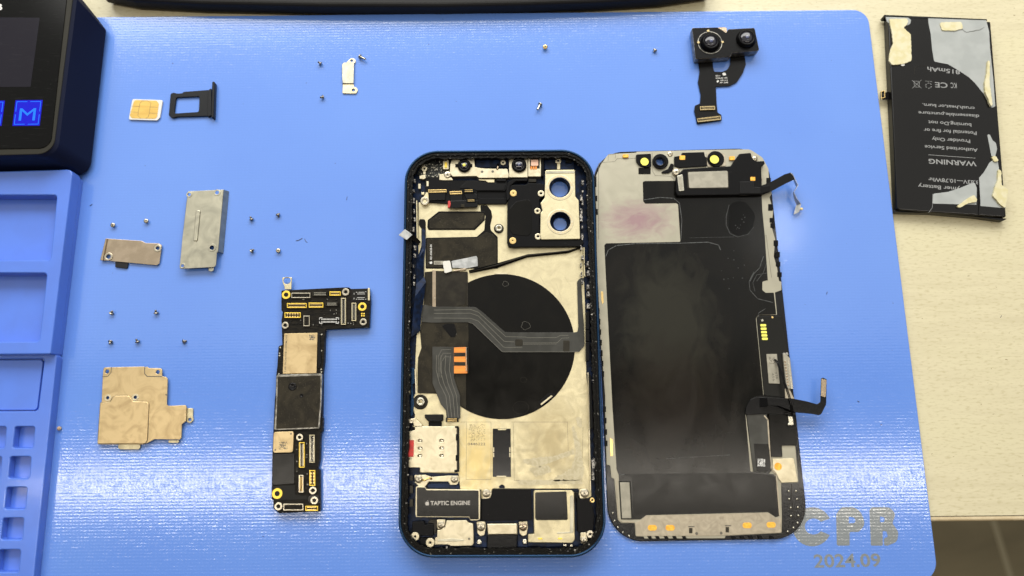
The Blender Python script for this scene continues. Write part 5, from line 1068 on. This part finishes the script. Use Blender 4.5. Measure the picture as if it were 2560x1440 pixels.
# sensors on top
def sq_sensor(spec, fr, X, Y, r_, pad):
    b = MB().pl(spec, ZB - 0.02, ZB + 0.9, 'black_plastic', r=0.4, holes=[], bev=0.15).out('sensor_gasket', dp)
    MB().disc(fr, X, Y, r_ + 0.35, ZB + 0.85, ZB + 1.0, 'lens_ring', 0.05, hole=r_).out('gasket_ring', b)
    MB().disc(fr, X, Y, r_, ZB + 0.85, ZB + 0.93, pad, 0.02).out('protective_disc', b)
sq_sensor('D1 505,108,14 662,100,14 665,240,14 600,245,60 540,225,60 508,180', 'D1', 594, 184, 1.62, 'yellow_pad')
zz = ZB + 1.0
f = MB(); c = at('D1', 762, 180, zz); c2 = at('D1', 755, 185, zz); f.curve([circ(c, 3.1, 32), circ(c2, 1.5, 24)], ZB - 0.02, zz, 'black_plastic', 0.2); gk = f.out('camera_gasket', dp)
f = MB(); f.curve([circ(c2, 2.2, 32), circ(c2, 1.6, 24)], zz - 0.1, zz + 0.35, 'lens_ring', 0.12); f.out('gasket_ring', gk)
MB().pl('D1 1250,90,20 1330,75 1440,100,20 1450,230,14 1260,240,14 1245,200', ZB - 0.02, ZB + 0.35, 'warm_plate', r=0.4, bev=0.08).out('sensor_bracket', dp)
MB().disc('D1', 1342, 155, 3.3, ZB, ZB + 0.9, 'black_plastic', 0.25).out('sensor_gasket', dp)
f = MB(); f.disc('D1', 1327, 160, 2.35, ZB + 0.85, ZB + 1.15, 'lens_ring', 0.1, hole=1.8); f.out('gasket_ring', dp)
MB().disc('D1', 1327, 160, 1.75, ZB + 0.85, ZB + 0.98, 'yellow_pad', 0.03).out('protective_disc', dp)
MB().pl('D1 905,130 980,120 985,90 1220,82 1228,130 1250,140 1250,232 960,250 905,230', ZB - 0.02, ZB + 0.6, 'black_plastic', r=0.4, bev=0.2).out('sensor_block', dp)
MB().pl('D1 770,290 840,260 870,200 900,210 900,270 850,305 780,308', ZB - 0.02, ZB + 0.5, 'black_plastic', r=0.5, bev=0.2).out('sensor_flex', dp)
MB().rect('D1', 530, 250, 658, 315, ZB - 0.02, ZB + 0.15, 'black_film', 0.2, 0.04).out('black_pad', dp)
for X0, Y0, X1, Y1 in ((960, 120, 1020, 165), (1485, 128, 1540, 168), (365, 108, 425, 140)):
    MB().rect('D1', X0, Y0, X1, Y1, ZB, ZB + 0.72, 'orange_pad', 0.3, 0.06).out('copper_pad', dp)
ep = MB().pl('D1 935,330 1000,262,30 1240,245 1500,230 1530,180 1590,100,20 1710,90,14 1725,150 1770,180 1850,175 1858,205 1820,240 1825,440 1905,430 1930,460 1900,500 1810,530 940,542,20 920,500 925,360', ZB - 0.02, ZB + 2.0, 'black_plastic', r=0.5, bev=0.35).out('earpiece', dp)
ze = ZB + 2.0
MB().rect('D1', 1042, 285, 1478, 468, ze - 0.02, ze + 0.1, 'smoked_film', 0.5, 0.04).out('speaker_rim', ep)
MB().pl('D1 1050,295,14 1466,280,14 1472,455,14 1062,462,14', ze, ze + 0.2, 'sticker', r=0.5, bev=0.08).out('speaker_can', ep)
MB().pl('D1 935,332,14 995,318,10 1012,490,10 955,498,14', ze - 0.4, ze + 0.15, 'chrome', r=0.4, bev=0.12).out('sensor_frame', ep)
MB().pl('D1 952,350,8 980,340,8 992,472,8 962,480,8', ze + 0.1, ze + 0.2, 'sticker', r=0.3, bev=0.04).out('sensor_window', ep)
MB().pl('D1 1590,395 1750,392 1745,450 1810,455 1812,520 1590,520', ze - 0.1, ze + 0.2, 'black_flex', r=0.3, bev=0.12).out('flex_block', ep)
MB().rect('D1', 1590, 520, 1672, 540, ZB + 0.8, ZB + 1.5, 'smoked_film', 0.1, 0.05).out('flex_clip', ep)
MB().rect('D1', 1705, 345, 1755, 385, ze - 0.05, ze + 0.12, 'orange_pad', 0.2, 0.04).out('copper_pad', ep)
for fr, X, Y, z_ in (('D1', 862, 102, ZB), ('D1', 928, 292, ZB + 0.9), ('D1', 1752, 150, ZB + 0.3), ('D1', 1792, 372, ZB + 1.2)):
    r_ = 1.3 if Y > 200 else 1.0
    MB().disc(fr, X, Y, r_ + 0.25, ZB - 0.02, z_ + 0.02, 'warm_plate', 0.08).out('screw_boss', dp)
    f = MB(); screw_head(f, fr, X, Y, r_, z_); f.out('screw', dp)
# flex leaving on the upper right
f = MB(); a = [at('D1', x, y, z_) for x, y, z_ in ((1815, 440, 2.6), (1925, 395, 3.6), (2060, 320, 5.0), (2125, 300, 5.6), (2150, 315, 5.6))]; b = [at('D1', x, y, z_) for x, y, z_ in ((1820, 540, 2.6), (1935, 490, 3.6), (2075, 415, 5.0), (2140, 385, 5.4), (2165, 370, 5.4))]
f.strip(a, b, 0.2, 'black_flex'); uf = f.out('upper_flex', dp)
f = MB(); a = [at('D1', x, y, z_) for x, y, z_ in ((2128, 302, 5.7), (2155, 330, 5.8), (2205, 432, 5.0), (2160, 505, 4.4), (2190, 570, 3.8), (2237, 632, 3.0))]; b = [at('D1', x, y, z_) for x, y, z_ in ((2140, 385, 2.8), (2155, 378, 2.8), (2185, 450, 2.2), (2152, 515, 1.9), (2165, 585, 1.5), (2190, 640, 1.2))]
f.strip(a, b, 0.15, 'silver_tape'); f.out('folded_tail', uf)
MB().pl('D1 2185,642 2237,628 2218,712 2158,742', 1.2, 1.6, 'silver_tape', r=0.1, bev=0.06).out('tail_tab', uf)
MB().rect('D1', 2228, 668, 2256, 690, 1.2, 1.9, 'brass', 0.1, 0.1).out('tail_contact', uf)
# right side flex area
zr = ZB + 0.25
MB().pl('D2 1798,465,20 2032,462 2050,600 2110,905 2165,1330 1850,1292 1775,500,20', ZG - 0.1, zr, 'pcb_flat', r=0.4, bev=0.08).out('driver_board', dp)
for k, (X, Y) in enumerate(((1838, 559), (1842, 595), (1846, 631), (1850, 665), (1855, 700))):
    MB().rect('D2', X - 30, Y - 13, X + 32, Y + 13, zr - 0.02, zr + 0.06, 'yellow_pad', 0.35, 0.02).out('test_pad', dp)
MB().disc('D2', 1830, 507, 0.45, zr - 0.02, zr + 0.08, 'chrome', 0.02).out('test_point', dp); MB().disc('D2', 1935, 475, 0.4, zr - 0.02, zr + 0.08, 'brass', 0.02).out('test_point', dp)
lb = MB().pl('D2 1872,860 1982,860 2012,1172 1898,1168', zr - 0.02, zr + 0.3, 'sticker', r=0.1, bev=0.04).out('driver_label', dp)
f = MB(); f.text('D2', '936', (1955, 1050), (1975, 1125), 26, zr + 0.31, 'dark_print'); f.text('D2', '456', (1925, 1060), (1940, 1145), 26, zr + 0.31, 'dark_print')
rnd = random.Random(5)
for i in range(8):
    for j in range(6):
        if rnd.random() < 0.5: c = at('D2', 1900 + j * 10 + i * 1.2, 885 + i * 11, zr + 0.3); f.box((c.x, c.y, zr + 0.31), (0.25, 0.25, 0.02), 'dark_print')
f.out('label_print', lb)
fc = MB().pl('D2 2045,862 2075,855 2120,905 2155,1225 2100,1225 2078,1180', zr - 0.02, zr + 0.9, 'sticker', r=0.2, bev=0.1).out('display_connector', dp)
for k in range(9): MB().rect('D2', 2058 + k * 4, 935 + k * 30, 2078 + k * 4, 952 + k * 30, zr + 0.85, zr + 0.97, 'bronze_steel', 0.05, 0.03).out('connector_pin', fc)
f = MB(); line(f, 'D2', [(2100, 905), (2140, 1220)], 0.6, zr + 0.88, 'chrome', 0.1); f.out('connector_rail', fc)
MB().pl('D2 2035,870 2055,840 2095,845 2110,870 2060,880', zr, zr + 0.6, 'torn_foam', r=0.2, bev=0.1, jit=0.1).out('glue_residue', dp)
MB().pl('D2 2065,1225 2110,1220 2165,1330 2070,1325', zr - 0.02, zr + 0.25, 'warm_plate', r=0.1, bev=0.05).out('plate_tab', dp)
# dark flex running down and out to the right
MB().pl('D2 1765,1310,30 2150,1335 2170,1439 D3 2185,0 1880,20 1650,30 D2 1660,1420,70 1700,1340,60', ZB, zr + 0.5, 'black_flex', r=0.5, bev=0.12).out('flex_junction', dp)
MB().pl('D3 1665,10 1875,12 1895,300 1925,600 1860,640 1735,625', ZB, zr + 0.1, 'grey_flex', r=0.2, bev=0.06).out('display_flex', dp)
MB().pl('D3 1740,330 1895,335 1920,560 1900,625 1770,620', zr + 0.08, zr + 0.2, 'black_film', r=0.2, bev=0.04).out('flex_cover', dp)
f = MB(); rnd = random.Random(8)
for i in range(12):
    for j in range(12):
        if rnd.random() < 0.55: c = at('D3', 1782 + i * 6.6, 495 + j * 6.6, zr + 0.2); f.box((c.x, c.y, zr + 0.22), (0.22, 0.22, 0.03), 'white_print')
f.out('code_print', dp)
f = MB(); line(f, 'D3', [(1850, 40), (1885, 80), (1905, 400), (1925, 600), (1975, 650), (2010, 1080)], 0.5, zr, 'warm_plate', 0.15); f.out('metal_rim', dp)
MB().pl('D3 1900,20 2180,30 2192,345 2030,350 2040,470 1920,470', ZG, zr + 0.35, 'black_film', r=0.3, bev=0.1).out('flex_cover', dp)
MB().pl('D3 2095,40,10 2150,45,10 2165,145,20 2085,140,20 2110,110', zr + 0.3, zr + 1.2, 'chrome', r=0.3, bev=0.25).out('metal_clip', dp)
lf = MB().pl('D2 1880,1318 2150,1328 2300,1358 2405,1388,20 2438,1365,20 2447,1115,8 2470,1108 2505,1128,8 2500,1390,70 D3 2440,38,40 2350,20 2180,5 D2 2000,1405 1890,1400', 4.4, 4.62, 'black_flex', r=0.5, bev=0.06).out('bent_flex', dp)
MB().pl('D2 2450,1118,8 2503,1132,8 2495,1315 2443,1300', 4.6, 4.68, 'bronze_steel', r=0.1, bev=0.02).out('bare_contact', lf)
f = MB(); a = [at('D2', x, y, z_) for x, y, z_ in ((1800, 1325, zr + .4), (1880, 1320, 4.4), (1900, 1320, 4.5))]; b = [at('D2', x, y, z_) for x, y, z_ in ((1800, 1420, zr + .4), (1890, 1410, 4.4), (1910, 1405, 4.5))]
f.strip(a, b, 0.22, 'black_flex'); f.out('flex_rise', lf)
for o_ in (0, 14):
    f = MB(); f.tube([at('D2', x + o_, y, z_) for x, y, z_ in ((1955, 915, 2.4), (1985, 960, 3.2), (2030, 1080, 4.0), (2085, 1250, 4.9), (2130, 1380, 5.2))] + [at('D3', 2135 + o_, 40, 4.6)], 0.2, 'black_flex'); f.out('thin_wire', dp)
# lower right and bottom details
MB().pl('D3 2015,490 2160,482 2205,735,14 2030,742 2000,700 1975,640,20 1935,600,16 1938,488', ZB - 0.02, zr + 0.25, 'bright_steel', r=0.3, bev=0.1).out('shield_patch', dp)
MB().disc('D3', 1995, 572, 1.35, zr + 0.23, zr + 0.29, 'orange_pad', 0.02).out('gold_spot', dp)
MB().pl('D3 610,1088 1888,1058 1965,1112 2028,1112 2030,1265 1442,1295 1300,1300 505,1302 495,1160 560,1132', ZB - 0.02, ZB + 0.2, 'warm_plate', r=0.2, bev=0.05).out('lower_plate', dp)
for X, Y in ((675, 1215), (862, 1215), (1670, 1190), (1922, 1184)):
    MB().rect('D3', X - 48, Y - 30, X + 48, Y + 30, ZB + 0.18, ZB + 0.26, 'orange_pad', 0.9, 0.03).out('copper_pad', dp)
for X, Y in ((1140, 1275), (1398, 1270)): MB().disc('D3', X, Y, 0.5, ZB + 0.18, ZB + 0.22, 'dark_print', 0.01).out('plate_hole', dp)
for X, Y in ((1078, 1245), (1462, 1235)):
    MB().rect('D3', X - 18, Y - 28, X + 18, Y + 28, ZB + 0.18, ZB + 0.24, 'smoked_film', 0.1, 0.02).out('dot_mark', dp)
    MB().rect('D3', X - 25, Y - 48, X + 40, Y - 36, ZB + 0.18, ZB + 0.24, 'dark_print', 0.1, 0.02).out('dot_mark', dp)
MB().pl('D3 335,738 435,738 455,1115 358,1115', zf, zf + 0.25, 'sticker', r=0.1, bev=0.05).out('side_label', dp)
MB().pl('D3 322,725 448,725 470,1128 345,1128', zf - 0.05, zf + 0.06, 'pcb_flat', r=0.1, bev=0.02).out('label_frame', dp)
f = MB(); line(f, 'D3', [(300, 700), (305, 900), (318, 1120), (350, 1150), (490, 1155)], 0.3, ZB, 'warm_plate', 0.2); f.out('metal_rim', dp)
for X, Y in ((2105, 830), (2110, 915), (2125, 1005), (2130, 1090), (2198, 1160), (2155, 1215), (2095, 1255), (2182, 830), (2192, 915), (2200, 1000), (2206, 1088), (258, 1060), (278, 1140), (312, 1210), (365, 1265), (430, 1300)):
    c = at('D3', X, Y, ZG); MB().lathe((c.x, c.y, ZG - 0.05), [(0.5, 0), (0.42, 0.35), (0.2, 0.5)], 'chrome', 10).out('metal_nub', dp)
f = MB(); line(f, 'D3', [(2135, 760), (2140, 960), (2175, 1120)], 0.15, ZG, 'smoked_film', 0.05); line(f, 'D3', [(2060, 968), (2120, 965)], 0.1, ZG, 'smoked_film', 0.05); f.out('glass_seam', dp)
# ================================================================== logic board
lg = thing('logic_board', 'narrow black L shaped circuit board with gold and white connectors', 'circuit board', P(780, 1000, 0))
ZL1 = 2.6
brd = MB().pl('L1 150,207,14 825,173 910,172,20 935,190 1140,183 1152,320 1138,622,8 645,645,12 638,780 632,1000 615,1140 612,1439 L2 608,285 618,290 613,440 590,462 582,760 558,862 582,882 585,1345,14 125,1365 60,1310 58,1215 40,1205 48,700 60,440 75,95 85,0 L1 92,1165 105,1050 118,832,20 160,820 155,640 150,550 165,450 150,430', 0.3, ZL1, 'circuit_black', r=0.2, bev=0.12).out('board', lg)
MB().pl('L1 940,195 1138,190 1145,318 940,325', ZL1 - 0.02, ZL1 + 0.1, 'pcb_flat', r=0.1, bev=0.02).out('bare_corner', lg)
MB().rect('L1', 1122, 180, 1145, 320, ZL1 - 1.2, ZL1 + 0.3, 'steel', 0.1, 0.1).out('edge_cap', lg)
MB().pl('L1 158,60 268,58 262,150 262,195 185,195 185,165 165,120', ZL1 - 1.1, ZL1 - 0.5, 'steel', r=0.3, holes=[('L1', 213, 97, 1.35)], bev=0.08).out('ground_tab', lg)
for fr, X, Y, r_, m, r2 in (('L1', 203, 256, 1.6, 'gold_pad', 0.85), ('L1', 1060, 390, 1.6, 'gold_pad', 0.8), ('L2', 103, 1143, 1.85, 'gold_pad', 0.9), ('L1', 872, 225, 1.4, 'white_plastic', 0.7), ('L1', 192, 600, 1.3, 'white_plastic', 0.65),
                     ('L1', 1070, 562, 1.3, 'white_plastic', 0.65), ('L2', 355, 510, 1.25, 'white_plastic', 0.6), ('L2', 503, 1108, 1.35, 'white_plastic', 0.7), ('L2', 520, 1220, 1.35, 'white_plastic', 0.7), ('L2', 117, 1287, 1.4, 'white_plastic', 0.7)):
    w = MB().disc(fr, X, Y, r_, ZL1 - 0.02, ZL1 + (0.12 if m == 'gold_pad' else 0.6), 'gold_pad' if m == 'gold_pad' else 'pale_screw', 0.08, hole=r2).out('screw_hole', lg)
    MB().disc(fr, X, Y, r2 + 0.02, ZL1 - 0.02, ZL1 + 0.06, 'pcb_flat', 0.01).out('hole_well', w)
def rc4(x0, y0, x1, y1): return [(x0, y0), (x1, y0), (x1, y1), (x0, y1)]
def vc4(x0, y0, x1, y1): return [(x0, y0), (x0, y1), (x1, y1), (x1, y0)]
Z1 = ZL1 + 0.75
for fr, c4, h_, pn, n_ in (('L1', rc4(262, 235, 475, 292), 'pale_screw', 'smoked_film', 12), ('L1', rc4(497, 222, 668, 268), 'smoked_film', 'chrome', 11), ('L1', rc4(692, 220, 816, 265), 'gold_pad', 'brass', 8),
                   ('L1', rc4(213, 350, 433, 403), 'gold_pad', 'brass', 16), ('L1', rc4(458, 345, 620, 400), 'gold_pad', 'brass', 11), ('L1', rc4(645, 338, 788, 382), 'smoked_film', 'chrome', 8), ('L1', rc4(186, 455, 366, 515), 'gold_pad', 'brass', 5),
                   ('L1', vc4(398, 492, 468, 610), 'pale_screw', 'smoked_film', 4), ('L1', rc4(580, 515, 795, 577), 'pcb_flat', 'white_print', 12), ('L1', vc4(820, 293, 876, 592), 'steel', 'chrome', 24), ('L1', vc4(940, 347, 992, 550), 'steel', 'chrome', 15),
                   ('L2', vc4(348, 565, 410, 850), 'gold_pad', 'pale_screw', 22), ('L2', vc4(465, 482, 525, 795), 'steel', 'chrome', 24), ('L2', vc4(465, 880, 530, 1055), 'gold_pad', 'brass', 4), ('L2', vc4(345, 935, 398, 1130), 'pale_screw', 'brass', 13),
                   ('L2', rc4(172, 1258, 396, 1332), 'pale_screw', 'smoked_film', 14), ('L2', rc4(420, 1282, 560, 1338), 'gold_pad', 'brass', 8)):
    connector(lg, fr, c4, ZL1, Z1, h_, pn, inner='circuit_black', n=n_, name='board_connector')
f = MB()
for X0, X1, Y in ((580, 610, 515), (765, 795, 515), (580, 610, 577), (765, 795, 577)): line(f, 'L1', [(X0, Y), (X1, Y)], 0.25, Z1, 'white_print', 0.04)
for X in (580, 795):
    line(f, 'L1', [(X, 515), (X, 535)], 0.2, Z1, 'white_print', 0.04); line(f, 'L1', [(X, 558), (X, 577)], 0.2, Z1, 'white_print', 0.04)
f.out('corner_marks', lg)
for X, Y in ((1055, 468), (1080, 468), (1055, 492), (1080, 492)): MB().disc('L1', X, Y, 0.3, ZL1, ZL1 + 0.1, 'gold_pad', 0.02).out('test_point', lg)
for X, Y in ((602, 703), (600, 887), (598, 1097), (600, 1125), (122, 1145), (138, 850), (130, 915), (130, 940)): MB().disc('L1', X, Y, 0.28, ZL1, ZL1 + 0.12, 'chrome', 0.02).out('test_point', lg)
f = MB()
for X0, X1, Y in ((990, 1005, 228), (1018, 1085, 228), (1005, 1090, 247), (1005, 1085, 288), (990, 1005, 306), (1015, 1080, 306), (1095, 1105, 222), (1095, 1105, 306)): line(f, 'L1', [(X0, Y), (X1, Y)], 0.14, ZL1 + 0.1, 'white_print', 0.03)
for X, Y in ((968, 245), (968, 298), (1125, 240), (1125, 290)): line(f, 'L1', [(X, Y - 8), (X, Y + 8)], 0.14, ZL1 + 0.1, 'white_print', 0.03)
f.out('footprint_marks', lg)
ca = MB().pl('L1 182,692 556,684 545,1138 165,1145', ZL1 - 0.02, ZL1 + 0.9, 'golden_steel', r=0.1, bev=0.06).out('memory_chip', lg)
f = MB(); f.text('L1', 'E1CM225Y1E1U3C1G1E11', (200, 712), (185, 1120), 18, ZL1 + 0.91, 'dark_print', bold=0.015)
rnd = random.Random(9)
for i in range(9):
    for j in range(9):
        if rnd.random() < 0.5: c = at('L1', 468 + i * 7, 708 + j * 7, ZL1 + 0.9); f.box((c.x, c.y, ZL1 + 0.91), (0.24, 0.24, 0.02), 'dark_print')
f.out('chip_print', ca)
MB().pl('L1 555,690 585,700 600,1010 555,1130', ZL1 - 0.02, ZL1 + 0.5, 'black_flex', r=0.3, bev=0.15).out('underfill', lg)
sh2 = MB().pl('L1 92,1170,14 112,1157 602,1143,10 608,1155 602,1439 L2 580,405,12 570,412 75,428,12 70,415 L1 88,1439', ZL1 - 0.5, ZL1 + 1.0, 'shell_silver', r=0.2, bev=0.08).out('processor_shield', lg)
MB().pl('L1 110,1180,10 590,1163,8 588,1439 L2 562,395,8 92,415,8 L1 105,1400', ZL1 + 0.98, ZL1 + 1.1, 'graphite_film', r=0.2, bev=0.03).out('shield_label', sh2)
for X, Y, r_ in ((275, 1290, 1.5), (378, 1390, 0.7)):
    c = at('L1', X, Y, ZL1 + 1.1); MB().lathe((c.x, c.y, ZL1 + 1.08), [(r_, 0), (r_ * 1.0, 0.1), (r_ * 0.75, 0.16), (r_ * 0.6, 0.03)], 'black_flex', 18).out('label_dent', sh2)
pc = MB().pl('L2 62,465,14 75,450,10 275,442,14 290,462,10 280,660,14 262,680,14 70,685,12 55,665,10', ZL1 - 0.02, ZL1 + 0.9, 'golden_steel', r=0.4, bev=0.12).out('power_chip', lg)
for X, Y in ((258, 470), (82, 652)): MB().disc('L2', X, Y, 0.32, ZL1 + 0.88, ZL1 + 0.92, 'dark_print', 0.01).out('chip_dot', pc)
f = MB(); rnd = random.Random(10)
for i in range(12):
    for j in range(12):
        if rnd.random() < 0.45: c = at('L2', 127 + i * 8, 562 + j * 8, ZL1 + 0.9); f.box((c.x, c.y, ZL1 + 0.91), (0.24, 0.24, 0.02), 'dark_print')
f.out('chip_print', pc)
MB().pl('L2 55,695 298,690 295,1030,10 62,1045 50,1020', ZL1 - 0.02, ZL1 + 0.3, 'black_film', r=0.3, bev=0.06).out('black_patch', lg)
MB().pl('L2 48,1060 300,1050 305,1160 450,1170 440,1210 60,1215', ZL1 - 0.02, ZL1 + 0.08, 'pcb_flat', r=0.3, bev=0.03).out('flat_area', lg)
MB().pl('L2 455,1175,20 500,1155,20 570,1160 575,1260 470,1250 450,1220', ZL1 - 0.02, ZL1 + 0.15, 'black_film', r=0.4, bev=0.04).out('raised_patch', lg)

rnd = random.Random(77)
for fr_, boxes in (('L1', ((210, 300, 780, 335), (500, 420, 800, 500), (200, 535, 390, 600), (480, 585, 640, 625), (885, 560, 1010, 600))), ('L2', ((310, 560, 340, 900), (415, 540, 455, 820), (410, 900, 455, 1120)))):
    for x0, y0, x1, y1 in boxes:
        for k in range(7):
            x = rnd.uniform(x0, x1 - 20); y = rnd.uniform(y0, y1 - 12); w_, h_ = rnd.choice(((16, 8), (8, 16), (22, 12), (12, 12)))
            MB().rect(fr_, x, y, x + w_, y + h_, ZL1 - 0.02, ZL1 + 0.3, rnd.choice(('pcb_flat', 'smoked_film', 'shell_silver')), 0.05, 0.04).out('chip', lg)
